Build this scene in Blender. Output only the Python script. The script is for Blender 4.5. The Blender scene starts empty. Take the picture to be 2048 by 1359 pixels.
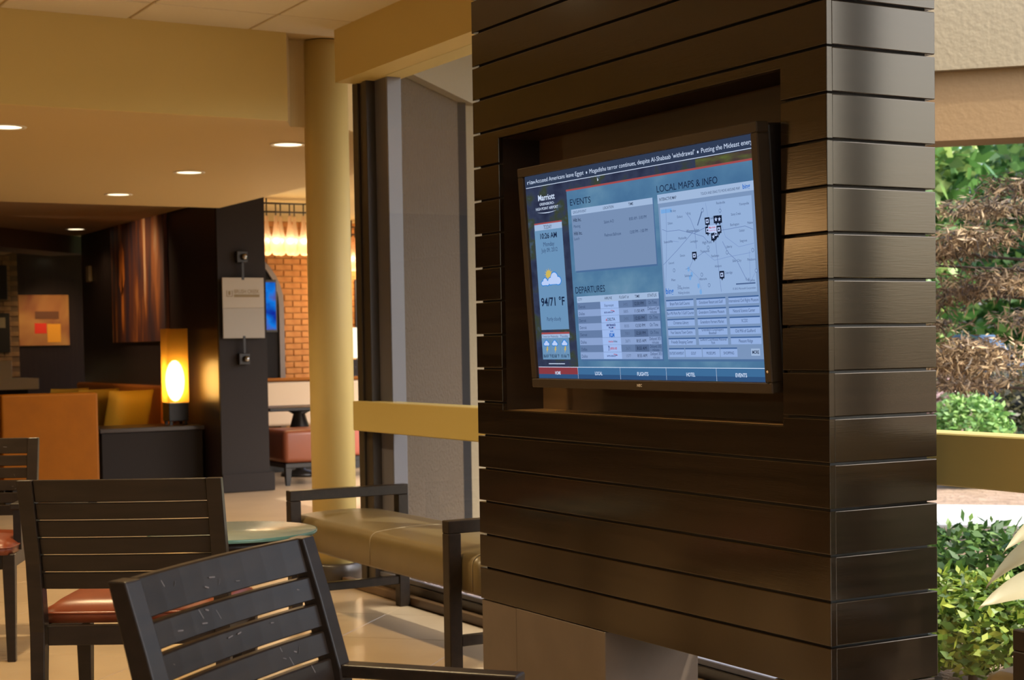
import bpy, bmesh, math, random
from mathutils import Vector, Matrix, noise as mnoise
random.seed(7)
sc = bpy.context.scene
COL = sc.collection
V = Vector
R = math.radians

# ------------------------------------------------------------------ camera, sky, sun, exposure
cd = bpy.data.cameras.new('camera')
cam = bpy.data.objects.new('camera', cd); COL.objects.link(cam)
cd.sensor_width = 36.0; cd.lens = 56.22; cd.shift_y = 139.2 / 2048
yaw, pitch, roll = R(-60.366), R(2.3107), R(-0.9185)
fw = V((math.sin(yaw)*math.cos(pitch), math.cos(yaw)*math.cos(pitch), -math.sin(pitch)))
rt0 = V((math.cos(yaw), -math.sin(yaw), 0)); up0 = rt0.cross(fw)
rt = math.cos(roll)*rt0 + math.sin(roll)*up0
up = -math.sin(roll)*rt0 + math.cos(roll)*up0
m = Matrix((rt, up, -fw)).transposed().to_4x4(); m.translation = V((3.194, -2.763, 1.28))
cam.matrix_world = m
cd.dof.use_dof = True; cd.dof.focus_distance = 4.4; cd.dof.aperture_fstop = 8.0
sc.camera = cam

w = bpy.data.worlds.new('sky'); sc.world = w; w.use_nodes = True
nt = w.node_tree; bg = nt.nodes['Background']
sky = nt.nodes.new('ShaderNodeTexSky'); sky.sky_type = 'NISHITA'
sky.sun_elevation = R(48); sky.sun_rotation = R(63); sky.sun_disc = False
sky.dust_density = 5.0; sky.air_density = 0.8; sky.altitude = 200
nt.links.new(sky.outputs[0], bg.inputs[0]); bg.inputs[1].default_value = 0.75

sd = bpy.data.lights.new('sun', 'SUN'); sd.energy = 5.0; sd.color = (1.0, 0.93, 0.82); sd.angle = R(0.8)
sun = bpy.data.objects.new('sun', sd); COL.objects.link(sun)
sun.rotation_euler = (V((0,0,0)) - V((0.80, 0.40, 0.95))).to_track_quat('-Z', 'Y').to_euler()

sc.view_settings.view_transform = 'Standard'; sc.view_settings.look = 'None'
sc.view_settings.gamma = 1.0; sc.view_settings.use_curve_mapping = False
sc.view_settings.exposure = 0.0

# ------------------------------------------------------------------ helpers
def lin(c):
    return tuple(((x/255)/12.92 if x/255 <= 0.04045 else ((x/255+0.055)/1.055)**2.4) for x in c)

def sin_(b, *names):
    for n in names:
        if n in b.inputs: return b.inputs[n]

def mat(name, col, rough=0.5, metal=0.0, ior=1.45, noise=None, bump=None, emit=None, estr=1.0, trans=0.0, coat=0.0, sheen=0.0, subsurf=None):
    """col linear; noise=(scale(3 or 1), col2, lo, hi); bump=(scale, strength, dist)"""
    M = bpy.data.materials.new(name); M.use_nodes = True
    t = M.node_tree; b = t.nodes['Principled BSDF']
    b.inputs['Base Color'].default_value = (*col, 1)
    b.inputs['Roughness'].default_value = rough; b.inputs['Metallic'].default_value = metal
    b.inputs['IOR'].default_value = ior
    b.inputs['Transmission Weight'].default_value = trans
    b.inputs['Coat Weight'].default_value = coat
    tc = None
    def coord(scale):
        tc = t.nodes.new('ShaderNodeTexCoord'); mp = t.nodes.new('ShaderNodeMapping')
        sv = scale if isinstance(scale, (tuple, list)) else (scale,)*3
        mp.inputs['Scale'].default_value = sv
        t.links.new(tc.outputs['Object'], mp.inputs[0]); return mp.outputs[0]
    if noise:
        n = t.nodes.new('ShaderNodeTexNoise'); n.inputs['Scale'].default_value = 1; n.inputs['Detail'].default_value = 5
        t.links.new(coord(noise[0]), n.inputs['Vector'])
        r = t.nodes.new('ShaderNodeValToRGB')
        r.color_ramp.elements[0].position = noise[2]; r.color_ramp.elements[1].position = noise[3]
        r.color_ramp.elements[0].color = (*col, 1); r.color_ramp.elements[1].color = (*noise[1], 1)
        t.links.new(n.outputs[0], r.inputs[0]); t.links.new(r.outputs[0], b.inputs['Base Color'])
    if bump:
        n = t.nodes.new('ShaderNodeTexNoise'); n.inputs['Scale'].default_value = 1; n.inputs['Detail'].default_value = 4
        t.links.new(coord(bump[0]), n.inputs['Vector'])
        bp = t.nodes.new('ShaderNodeBump'); bp.inputs['Strength'].default_value = bump[1]; bp.inputs['Distance'].default_value = bump[2]
        t.links.new(n.outputs[0], bp.inputs['Height']); t.links.new(bp.outputs[0], b.inputs['Normal'])
    if emit:
        b.inputs['Emission Color'].default_value = (*emit, 1); b.inputs['Emission Strength'].default_value = estr
    return M

def emat(name, srgb, strength=1.0, noise=None):
    M = bpy.data.materials.new(name); M.use_nodes = True
    t = M.node_tree; t.nodes.remove(t.nodes['Principled BSDF'])
    e = t.nodes.new('ShaderNodeEmission'); e.inputs[0].default_value = (*lin(srgb), 1); e.inputs[1].default_value = strength
    t.links.new(e.outputs[0], t.nodes['Material Output'].inputs[0])
    if noise:
        tc = t.nodes.new('ShaderNodeTexCoord'); mp = t.nodes.new('ShaderNodeMapping'); mp.inputs['Scale'].default_value = noise[0]
        n = t.nodes.new('ShaderNodeTexNoise'); n.inputs['Scale'].default_value = 1; n.inputs['Detail'].default_value = 4
        r = t.nodes.new('ShaderNodeValToRGB')
        for k, (p, c) in enumerate(noise[1]):
            if k < 2: el = r.color_ramp.elements[k]; el.position = p
            else: el = r.color_ramp.elements.new(p)
            el.color = (*lin(c), 1)
        t.links.new(tc.outputs['Object'], mp.inputs[0]); t.links.new(mp.outputs[0], n.inputs['Vector'])
        t.links.new(n.outputs[0], r.inputs[0]); t.links.new(r.outputs[0], e.inputs[0])
    return M

def link(name, me, m=None, parent=None, loc=None, rot=None):
    o = bpy.data.objects.new(name, me); COL.objects.link(o)
    if m is not None and not me.materials: me.materials.append(m)
    if parent: o.parent = parent
    if loc is not None: o.location = loc
    if rot is not None: o.rotation_euler = rot
    return o

def empty(name, loc=(0, 0, 0), rz=0.0):
    o = bpy.data.objects.new(name, None); COL.objects.link(o); o.location = loc; o.rotation_euler = (0, 0, rz)
    o.empty_display_size = 0.1
    return o

def tag(o, label, cat, group=None, kind=None):
    o['label'] = label; o['category'] = cat
    if group: o['group'] = group
    if kind: o['kind'] = kind
    return o

class MB:
    """collects shapes into one mesh"""
    def __init__(s): s.v = []; s.f = []; s.sm = []
    def add(s, vs, fs, smooth=False):
        n = len(s.v); s.v += [tuple(v) for v in vs]; s.f += [tuple(i+n for i in f) for f in fs]; s.sm += [smooth]*len(fs); return s
    def box(s, x0, x1, y0, y1, z0, z1):
        vs = [(x, y, z) for x in (x0, x1) for y in (y0, y1) for z in (z0, z1)]
        return s.add(vs, [(0,1,3,2),(4,6,7,5),(0,4,5,1),(2,3,7,6),(0,2,6,4),(1,5,7,3)])
    def bbox(s, x0, x1, y0, y1, z0, z1, b=0.003, seg=1, smooth=False):
        bm = bmesh.new(); bmesh.ops.create_cube(bm, size=1)
        for v in bm.verts: v.co = V(((x0+x1)/2+v.co.x*(x1-x0), (y0+y1)/2+v.co.y*(y1-y0), (z0+z1)/2+v.co.z*(z1-z0)))
        bmesh.ops.bevel(bm, geom=bm.edges[:], offset=b, segments=seg, profile=0.5, affect='EDGES')
        bm.verts.index_update()
        s.add([v.co[:] for v in bm.verts], [[v.index for v in f.verts] for f in bm.faces], smooth); bm.free(); return s
    def prism(s, pts, axis, a, b):
        """pts 2d polygon (ccw) extruded along axis from a to b; for axis 1 pts are (x,z)"""
        n = len(pts)
        def p3(p, t): return (p[0], t, p[1]) if axis == 1 else ((t, p[0], p[1]) if axis == 0 else (p[0], p[1], t))
        vs = [p3(p, a) for p in pts] + [p3(p, b) for p in pts]
        fs = [tuple(range(n)), tuple(range(2*n-1, n-1, -1))] + [(i, i+n, (i+1) % n+n, (i+1) % n) for i in range(n)]
        return s.add(vs, fs)
    def hexa(s, a, b):
        """loft between two quads a,b (4 points each)"""
        return s.add(list(a)+list(b), [(3,2,1,0),(4,5,6,7)]+[(i,(i+1)%4,(i+1)%4+4,i+4) for i in range(4)])
    def bar(s, p0, p1, w, h, upv=(0,0,1), w1=None, h1=None):
        p0, p1 = V(p0), V(p1); d = (p1-p0).normalized(); u = V(upv); sd = d.cross(u).normalized(); u = sd.cross(d).normalized()
        w1 = w if w1 is None else w1; h1 = h if h1 is None else h1
        q = lambda p, w, h: [p-sd*w/2-u*h/2, p+sd*w/2-u*h/2, p+sd*w/2+u*h/2, p-sd*w/2+u*h/2]
        return s.hexa(q(p0, w, h), q(p1, w1, h1))
    def lathe(s, prof, n=24, c=(0, 0, 0), smooth=True, cap=True):
        k = len(prof); vs = []
        for i in range(n):
            a = 2*math.pi*i/n
            vs += [(c[0]+r*math.cos(a), c[1]+r*math.sin(a), c[2]+z) for r, z in prof]
        fs = []
        for i in range(n):
            j = (i+1) % n
            fs += [(i*k+t, j*k+t, j*k+t+1, i*k+t+1) for t in range(k-1)]
        s.add(vs, fs, smooth)
        if cap:
            base = len(s.v)-n*k
            if prof[0][0] > 1e-5: s.f.append(tuple(base+i*k for i in range(n-1, -1, -1))); s.sm.append(False)
            if prof[-1][0] > 1e-5: s.f.append(tuple(base+i*k+k-1 for i in range(n))); s.sm.append(False)
        return s
    def tube(s, pts, r, n=8, r1=None):
        pts = [V(p) for p in pts]; m_ = len(pts); vs = []
        for i, p in enumerate(pts):
            d = (pts[min(i+1, m_-1)]-pts[max(i-1, 0)]).normalized()
            a = d.cross(V((0, 0, 1)) if abs(d.z) < .95 else V((1, 0, 0))).normalized(); b = d.cross(a)
            rr = r if r1 is None else r+(r1-r)*i/(m_-1)
            vs += [p+a*rr*math.cos(2*math.pi*k/n)+b*rr*math.sin(2*math.pi*k/n) for k in range(n)]
        fs = [(i*n+k, i*n+(k+1) % n, (i+1)*n+(k+1) % n, (i+1)*n+k) for i in range(m_-1) for k in range(n)]
        fs += [tuple(range(n-1, -1, -1)), tuple((m_-1)*n+k for k in range(n))]
        return s.add(vs, fs, True)
    def sphere(s, c, r, n=12, k=8, sc=(1, 1, 1)):
        prof = [(max(1e-4, r*math.sin(math.pi*i/k)), -r*math.cos(math.pi*i/k)) for i in range(k+1)]
        a = len(s.v); s.lathe(prof, n, (0, 0, 0), True, False)
        for i in range(a, len(s.v)):
            x, y, z = s.v[i]; s.v[i] = (c[0]+x*sc[0], c[1]+y*sc[1], c[2]+z*sc[2])
        return s
    def mesh(s, name):
        me = bpy.data.meshes.new(name); me.from_pydata(s.v, [], s.f)
        if any(s.sm): me.polygons.foreach_set('use_smooth', s.sm)
        me.update(); return me
    def build(s, name, m, parent=None, loc=None, rot=None):
        me = s.mesh(name); me.validate()
        bm = bmesh.new(); bm.from_mesh(me); bmesh.ops.recalc_face_normals(bm, faces=bm.faces); bm.to_mesh(me); bm.free()
        return link(name, me, m, parent, loc, rot)

def box(name, m, x0, x1, y0, y1, z0, z1, parent=None, b=0.0):
    mb = MB()
    if b: mb.bbox(x0, x1, y0, y1, z0, z1, b)
    else: mb.box(x0, x1, y0, y1, z0, z1)
    return mb.build(name, m, parent)

def copy_tree(o, parent=None):
    c = o.copy(); COL.objects.link(c); c.parent = parent
    for ch in o.children: copy_tree(ch, c)
    return c

def struct(o, label, cat): return tag(o, label, cat, kind='structure')

# ------------------------------------------------------------------ materials
M = {}
M['cream'] = mat('cream_paint', (0.60, 0.46, 0.165), 0.55, bump=(60, 0.05, 0.004))
M['cream_ceiling'] = mat('cream_ceiling_paint', (0.58, 0.43, 0.20), 0.7)
M['tile_ceiling'] = mat('acoustic_tile', (0.68, 0.61, 0.46), 0.85, bump=(220, 0.15, 0.003))
M['tbar'] = mat('ceiling_grid', (0.6, 0.5, 0.36), 0.5)
M['transom'] = mat('transom_paint', (0.55, 0.43, 0.15), 0.35)
M['board'] = mat('dark_lacquered_wood', (0.0075, 0.0045, 0.0025), 0.17, ior=1.60, noise=((1.5, 1.5, 45), (0.015, 0.009, 0.005), 0.35, 0.75), bump=((14, 14, 260), 0.10, 0.0008))
M['board'].node_tree.nodes['Principled BSDF'].inputs['Specular Tint'].default_value = (1.0, 0.86, 0.68, 1)  # warm tint stands in for cream surroundings mirrored in the boards
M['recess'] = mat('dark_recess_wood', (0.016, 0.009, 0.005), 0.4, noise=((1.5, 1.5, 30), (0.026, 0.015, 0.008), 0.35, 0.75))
M['plinth'] = mat('taupe_plinth', (0.085, 0.062, 0.046), 0.35, noise=(8, (0.10, 0.073, 0.055), 0.4, 0.7))
M['chair'] = mat('espresso_wood', (0.0135, 0.0088, 0.006), 0.33, ior=1.33, noise=((6, 40, 40), (0.021, 0.0138, 0.0092), 0.35, 0.75), bump=((10, 90, 90), 0.08, 0.001))
M['scratch'] = mat('wood_scratch', (0.13, 0.115, 0.115), 0.5)
M['leather'] = mat('red_leather', (0.165, 0.034, 0.010), 0.36, noise=(14, (0.135, 0.027, 0.008), 0.4, 0.7), bump=(160, 0.12, 0.002))
M['tan'] = mat('tan_vinyl', (0.128, 0.090, 0.038), 0.36, noise=(7, (0.11, 0.077, 0.032), 0.4, 0.7), bump=(120, 0.08, 0.002))
M['seam'] = mat('seam_thread', (0.20, 0.15, 0.08), 0.5)
M['black'] = mat('black_plastic', (0.012, 0.010, 0.009), 0.35)
M['bezel'] = mat('brown_black_bezel', (0.032, 0.022, 0.014), 0.4, ior=1.35)
M['frame'] = mat('dark_bronze_frame', (0.035, 0.026, 0.018), 0.35, ior=1.6)
M['frame_grey'] = mat('grey_metal_frame', (0.12, 0.115, 0.13), 0.35)
M['sill_wood'] = mat('brown_sill', (0.10, 0.055, 0.025), 0.35, noise=((3, 60, 60), (0.13, 0.075, 0.035), 0.4, 0.7))
M['darkwall'] = mat('dark_plum_panel', (0.020, 0.013, 0.014), 0.30, ior=1.5, noise=((40, 40, 1.5), (0.028, 0.018, 0.017), 0.4, 0.7))
M['darkgrey'] = mat('charcoal_wall', (0.017, 0.013, 0.011), 0.7, ior=1.3, bump=(200, 0.05, 0.002))
M['stucco'] = mat('brown_stucco', (0.100, 0.071, 0.045), 0.9, bump=(45, 1.0, 0.02))
M['stucco_cream'] = mat('cream_stucco', (0.275, 0.22, 0.14), 0.9, bump=(30, 0.35, 0.012))
M['stucco_tan'] = mat('tan_stucco', (0.26, 0.16, 0.075), 0.9, bump=(30, 0.3, 0.01))
M['floor'] = mat('beige_floor_tile', (0.42, 0.315, 0.20), 0.28, noise=(3.0, (0.36, 0.265, 0.165), 0.35, 0.7), bump=(25, 0.04, 0.002))
M['grout'] = mat('grout', (0.24, 0.18, 0.12), 0.8)
M['glass_top'] = mat('frosted_glass_top', (0.17, 0.20, 0.19), 0.22, noise=(5, (0.14, 0.165, 0.155), 0.4, 0.7))
M['glass_edge'] = mat('green_glass_edge', (0.10, 0.22, 0.21), 0.1)
M['lamp_white'] = emat('lit_diffuser', (255, 236, 196), 2.4)
M['trim_white'] = mat('white_trim', (0.75, 0.68, 0.55), 0.4)
M['gold'] = mat('gold_print', (0.17, 0.115, 0.04), 0.5)
M['chrome'] = mat('dark_chrome', (0.25, 0.24, 0.22), 0.15, metal=1.0)

def glass_mat(name, tint=(0.96, 0.98, 0.97), fac=0.06):
    Mg = bpy.data.materials.new(name); Mg.use_nodes = True; t = Mg.node_tree
    t.nodes.remove(t.nodes['Principled BSDF'])
    tr = t.nodes.new('ShaderNodeBsdfTransparent'); tr.inputs[0].default_value = (*tint, 1)
    gl = t.nodes.new('ShaderNodeBsdfGlossy'); gl.inputs['Roughness'].default_value = 0.0
    mx = t.nodes.new('ShaderNodeMixShader'); fr = t.nodes.new('ShaderNodeFresnel'); fr.inputs[0].default_value = 1.45
    ge = t.nodes.new('ShaderNodeNewGeometry'); iv = t.nodes.new('ShaderNodeMath'); iv.operation = 'SUBTRACT'; iv.inputs[0].default_value = 1.0
    ml = t.nodes.new('ShaderNodeMath'); ml.operation = 'MULTIPLY'      # reflect at the outer faces only, never inside the sheet
    t.links.new(ge.outputs['Backfacing'], iv.inputs[1]); t.links.new(iv.outputs[0], ml.inputs[0]); t.links.new(fr.outputs[0], ml.inputs[1])
    t.links.new(ml.outputs[0], mx.inputs[0]); t.links.new(tr.outputs[0], mx.inputs[1]); t.links.new(gl.outputs[0], mx.inputs[2])
    t.links.new(mx.outputs[0], t.nodes['Material Output'].inputs[0]); return Mg
M['glass'] = glass_mat('window_glass')

def shade_mat(name, col, tr=0.45, tint=None):
    Ms = bpy.data.materials.new(name); Ms.use_nodes = True; t = Ms.node_tree
    t.nodes.remove(t.nodes['Principled BSDF'])
    a = t.nodes.new('ShaderNodeBsdfTransparent'); a.inputs[0].default_value = (*(tint or col), 1)
    b = t.nodes.new('ShaderNodeBsdfTranslucent'); b.inputs[0].default_value = (*col, 1)
    mx = t.nodes.new('ShaderNodeMixShader'); mx.inputs[0].default_value = 1-tr
    t.links.new(a.outputs[0], mx.inputs[1]); t.links.new(b.outputs[0], mx.inputs[2])
    t.links.new(mx.outputs[0], t.nodes['Material Output'].inputs[0]); return Ms

def spot(name, loc, energy, col=(1.0, 0.78, 0.48), size=R(125), blend=0.8, rad=0.07, parent=None):
    d = bpy.data.lights.new(name, 'SPOT'); d.energy = energy; d.color = col; d.spot_size = size; d.spot_blend = blend; d.shadow_soft_size = rad
    o = bpy.data.objects.new(name, d); COL.objects.link(o); o.location = loc
    if parent: o.parent = parent
    return o
def point(name, loc, energy, col=(1.0, 0.72, 0.4), rad=0.05, parent=None):
    d = bpy.data.lights.new(name, 'POINT'); d.energy = energy; d.color = col; d.shadow_soft_size = rad
    o = bpy.data.objects.new(name, d); COL.objects.link(o); o.location = loc
    if parent: o.parent = parent
    return o

# ================================================================== THE SETTING
YW = 0.74            # window wall plane
CEIL = 2.93; SOF = 2.47; SX = -4.70
# ---- floor: diagonal tiles over a grout bed
fl = box('floor', M['grout'], -21, 6.5, -6.5, 0.70, -0.06, -0.004)
struct(fl, 'beige stone tile floor laid on the diagonal', 'floor')
fl2 = MB().prism([(-21, 0.70), (-4.55, 0.70), (-9.6, 5.75), (-21, 5.75)], 2, -0.06, -0.004).build('floor_restaurant', M['floor'])
struct(fl2, 'beige floor of the restaurant area beyond the column', 'floor')
T = 0.60
tile_me = MB().bbox(-T/2+0.0015, T/2-0.0015, -T/2+0.0015, T/2-0.0015, -0.02, 0.0, 0.0015).mesh('floor_tile')
tile_me.materials.append(M['floor'])
ca = math.sqrt(0.5); cnt = 0; tiles_far = MB(); YE = 0.676
def clip_y(pts, ye):
    out = []
    for (a, b), (c, d) in zip(pts, pts[1:]+pts[:1]):
        if b <= ye: out.append((a, b))
        if (b-ye)*(d-ye) < 0: k = (ye-b)/(d-b); out.append((a+(c-a)*k, ye))
    return out
for i in range(-40, 40):
    for j in range(-40, 40):
        a, b = i*T, j*T
        x, y = (a-b)*ca-1.2, (a+b)*ca+0.05
        h = T*ca-0.002
        if not (-20.5 < x < 6 and -6 < y < YE+h): continue
        near = -11 < x < -0.5 and -2.2 < y
        if y+h > YE:
            pts = clip_y([(x-h, y), (x, y-h), (x+h, y), (x, y+h)], YE)
            if len(pts) < 3: continue
            if near: MB().prism(pts, 2, -.02, 0).build('cut_floor_tile', M['floor'], fl); continue
        elif near and cnt < 290:
            o = link('floor_tile', tile_me, None, fl, (x, y, 0), (0, 0, R(45))); cnt += 1; continue
        else: pts = [(x-h, y), (x, y-h), (x+h, y), (x, y+h)]
        tiles_far.prism(pts, 2, -.02, 0)
o = tiles_far.build('floor_tiles_beyond', M['floor'], fl); o['kind'] = 'stuff'

# ---- lobby ceiling of acoustic panels in a grid
ce = box('ceiling', M['cream_ceiling'], SX-0.55, 6.5, -6.5, 0.861, CEIL+0.006, CEIL+0.12)
struct(ce, 'lobby ceiling of pale acoustic panels in a metal grid', 'ceiling')
pan = MB().bbox(0.008, 1.242, 0.008, 0.622, -0.004, 0.008, 0.003).mesh('ceiling_panel'); pan.materials.append(M['tile_ceiling'])
for i in range(9):
    for j in range(11):
        x, y = -4.29-1.25+i*1.25, 0.20+0.63-(j+1)*0.63
        if i == 0: continue
        link('ceiling_panel', pan, None, ce, (x, y, CEIL))
pan2 = MB().bbox(0.008, 0.40, 0.008, 0.622, -0.004, 0.008, 0.003).mesh('ceiling_panel'); pan2.materials.append(M['tile_ceiling'])
for j in range(11): link('ceiling_panel', pan2, None, ce, (SX, 0.20+0.63-(j+1)*0.63, CEIL))

# ---- soffit over the passage
so = MB().prism([(SX, -6.5), (SX, 0.40), (SX-0.20, 0.50), (SX-0.20, 0.84), (-5.86, 1.80), (-9.75, 1.80), (-9.75, -6.5)], 2, SOF, CEIL+0.1).build('ceiling_soffit', M['cream_ceiling'])
struct(so, 'low cream ceiling over the passage with round downlights', 'ceiling')
fa = box('wall_fascia', M['cream'], SX-0.004, SX+0.015, -6.5, 0.40, SOF-0.001, CEIL+0.003)
struct(fa, 'broad cream fascia above the passage to the restaurant', 'wall')
# ---- header over the window wall
hb = MB().box(-4.52, 6.5, 0.60, 0.86, 2.655, CEIL+0.1).build('beam_header', M['cream'])
struct(hb, 'cream header beam over the tall lobby window', 'beam')
# ---- column
colm = MB().lathe([(0.120, 0.0), (0.120, CEIL)], 40, (0, 0, 0), True, True).build('column', M['cream'], None, (-4.89, 0.705, 0))
struct(colm, 'slim round cream column beside the window', 'column')
MB().lathe([(0.150, 0.0), (0.150, 0.10), (0.142, 0.11), (0.124, 0.11)], 40).build('column_base', M['frame'], colm)

# ---- enclosing lobby walls outside the frame
M['walnut'] = mat('walnut_panel', (0.09, 0.052, 0.028), 0.5)  # finish chosen dark so the boards mirror less light
struct(box('wall_front', M['walnut'], -21, 6.6, -6.6, -6.5, 0, 3.0), 'unseen walnut lobby wall, dark to dim reflections in the pillar boards', 'wall')
we = empty('window_2', (6.55, 0, 0)); struct(we, 'unseen lobby end wall, assumed glazed to bring in daylight', 'window')  # unseen, glazed so daylight reaches the right of the lobby
for y in (-6.4, -4.1, -1.8, 0.5): box('mullion', M['frame'], -.05, .05, y-.04, y+.04, 0, 2.93, we)
box('transom', M['frame'], -.04, .04, -6.35, .45, .85, .95, we); box('sill', M['frame'], -.05, .05, -6.35, .45, 0, .1, we)
for y in (-6.4, -4.1, -1.8):
    box('pane', M['glass'], -.004, .004, y+.045, y+2.255, .955, 2.92, we); box('pane', M['glass'], -.004, .004, y+.045, y+2.255, .105, .845, we)

# ---- window wall
win = empty('window_1', (0, YW, 0)); struct(win, 'tall lobby window wall with a painted transom rail', 'window')
def wbox(name, m, x0, x1, y0, y1, z0, z1, b=0.003): return box(name, m, x0, x1, y0, y1, z0, z1, win, b)
wbox('jamb', M['frame'], -4.555, -4.49, -0.03, 0.07, 0, 2.66)
wbox('jamb', M['frame'], -4.487, -4.44, -0.018, 0.06, 0, 2.66)
wbox('jamb', M['frame'], -4.437, -4.385, -0.028, 0.06, 0, 2.66)
wbox('jamb_edge', M['frame_grey'], -4.383, -4.235, 0.02, 0.10, 0, 2.66)
MULL = (-2.35, 0.72, 3.0, 5.2)
for x in MULL: wbox('mullion', M['frame'], x-0.035, x+0.035, -0.05, 0.06, 0, 2.66)
xs = [-4.235]+[x for x in MULL]+[6.5]
for a, b in zip(xs[:-1], xs[1:]):
    wbox('pane', M['glass'], a+0.036, b-0.036, -0.004, 0.004, 0.12, 0.85, 0.0005)
    wbox('pane', M['glass'], a+0.036, b-0.036, -0.004, 0.004, 0.99, 2.655, 0.0005)
wbox('transom', M['transom'], -4.525, 6.5, -0.075, 0.055, 0.845, 1.0, 0.004)
wbox('sill', M['sill_wood'], -4.83, 6.5, -0.06, -0.012, 0, 0.042)
wbox('sill_frame', M['frame'], -4.56, 6.5, -0.010, 0.06, 0, 0.085)
wbox('sill_lip', M['frame_grey'], -4.56, 6.5, 0.0, 0.02, 0.0855, 0.11)

# ---- the clad pillar
PW, PD, P = 1.915, 0.378, 0.12
ZT = 2.5173
pil = empty('pillar'); struct(pil, 'pillar clad in dark lacquered horizontal boards with a recessed screen niche', 'pillar')
G = 0.0035
RX0, RX1, RZ0, RZ1 = -1.730, -0.187, 1.051, 2.005
# core behind the boards (split round the niche)
core = MB()
core.box(-PW+0.02, -0.02, 0.26, PD-0.018, 0.36, CEIL)
core.box(-PW+0.02, RX0-0.01, 0.0185, 0.26, 0.36, CEIL); core.box(RX1+0.01, -0.02, 0.0185, 0.26, 0.36, CEIL)
core.box(RX0-0.01, RX1+0.01, 0.0185, 0.26, 0.36, RZ0-0.012); core.box(RX0-0.01, RX1+0.01, 0.0185, 0.26, RZ1+0.012, CEIL)
core.build('core', M['black'], pil)
def board_poly(pts):
    """pts (x,z): bevelled board in the front plane, 18 mm thick"""
    bm = bmesh.new(); vs = [bm.verts.new((x, 0.018, z)) for x, z in pts]; f = bm.faces.new(vs)
    r = bmesh.ops.extrude_face_region(bm, geom=[f]); top = [g for g in r['geom'] if isinstance(g, bmesh.types.BMVert)]
    for v in top: v.co.y = 0.0
    fe = [e for e in bm.edges if all(abs(v.co.y) < 1e-6 for v in e.verts)]
    bmesh.ops.bevel(bm, geom=fe, offset=0.0022, segments=2, profile=0.5, affect='EDGES')
    bmesh.ops.recalc_face_normals(bm, faces=bm.faces)
    me = bpy.data.meshes.new('board'); bm.to_mesh(me); bm.free(); me.materials.append(M['board'])
    link('front_board', me, None, pil)
for i in range(-4, 18):
    z1, z0 = ZT-i*P-G, ZT-(i+1)*P+G
    z1 = min(z1, CEIL-0.002)
    if z0 >= CEIL: continue
    x0, x1 = -PW, 0.0
    if z0 > RZ1 or z1 < RZ0: board_poly([(x0, z0), (x1, z0), (x1, z1), (x0, z1)])
    elif z1 > RZ1: board_poly([(x0, z0), (RX0, z0), (RX0, RZ1), (RX1, RZ1), (RX1, z0), (x1, z0), (x1, z1), (x0, z1)])
    elif z0 < RZ0: board_poly([(x0, z0), (x1, z0), (x1, z1), (RX1, z1), (RX1, RZ0), (RX0, RZ0), (RX0, z1), (x0, z1)])
    else:
        board_poly([(x0, z0), (RX0, z0), (RX0, z1), (x0, z1)]); board_poly([(RX1, z0), (x1, z0), (x1, z1), (RX1, z1)])
    # side boards facing +x and the far end facing -x
    for nm, xa, xb in (('side_board', -0.018, 0.0), ('side_board', -PW, -PW+0.018)):
        mb = MB().bbox(xa, xb, 0.0185, PD, z0, z1, 0.0022, 2); mb.build(nm, M['board'], pil)
    MB().bbox(-PW+0.0185, -0.0185, PD-0.018, PD, z0, z1, 0.0022, 1).build('back_board', M['board'], pil)
# niche lining
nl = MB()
MB().box(RX0, RX1, 0.168, 0.215, RZ0, RZ1).build('niche_back', mat('niche_back_wood', (0.085, 0.048, 0.020), 0.4, noise=((2, 2, 30), (0.12, 0.068, 0.03), 0.35, 0.75)), pil)  # same wood as the ledge, mid tone with the shade mixed in
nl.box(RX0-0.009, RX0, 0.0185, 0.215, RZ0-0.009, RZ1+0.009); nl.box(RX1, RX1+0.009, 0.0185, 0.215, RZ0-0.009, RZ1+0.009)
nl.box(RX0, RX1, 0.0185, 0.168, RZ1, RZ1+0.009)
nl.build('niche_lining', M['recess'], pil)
M['ledge'] = mat('brown_ledge', (0.20, 0.115, 0.045), 0.3, noise=((2, 30, 30), (0.27, 0.155, 0.065), 0.35, 0.75))  # lightened in the colour to look lit below the screen
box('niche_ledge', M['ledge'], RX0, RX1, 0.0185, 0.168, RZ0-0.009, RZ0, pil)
# taupe feet, open gap between them
pl = MB().bbox(-PW+0.002, -1.664, 0.004, PD-0.01, 0, 0.357, 0.002).build('plinth', M['plinth'], pil)
MB().bbox(-1.660, -1.088, 0.002, PD-0.01, 0, 0.357, 0.002).build('plinth', M['plinth'], pil)
MB().bbox(-0.237, -0.002, 0.004, PD-0.01, 0, 0.357, 0.002).build('plinth', M['plinth'], pil)

# ================================================================== THE SCREEN
tv = empty('television', (-0.845, -0.031, 1.503)); tv.rotation_euler = (R(3.72), 0, R(0.78))
# local: x right, y into the wall, z up; front plane y=0
tag(tv, 'large touch screen showing events, flights and a map in the pillar niche', 'television')
SW, SH = 1.197, 1.197*9/16; bz = 0.030
def bez(x0, x1, z0, z1): return MB().bbox(x0, x1, -0.012, 0.03, z0, z1, 0.003)
X2, Z2 = SW/2, SH/2
bm_ = MB()
bm_.bbox(-X2-bz, X2+bz, -0.012, 0.030, Z2, Z2+bz, 0.003); bm_.bbox(-X2-bz, X2+bz, -0.012, 0.030, -Z2-bz, -Z2, 0.003)
bm_.bbox(-X2-bz, -X2, -0.012, 0.030, -Z2, Z2, 0.003); bm_.bbox(X2, X2+bz, -0.012, 0.030, -Z2, Z2, 0.003)
bz_o = bm_.build('bezel', M['bezel'], tv)
MB().bbox(-X2-bz+0.004, X2+bz-0.004, 0.0305, 0.095, -Z2-bz+0.004, Z2+bz-0.004, 0.006).build('housing', M['black'], tv)
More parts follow.
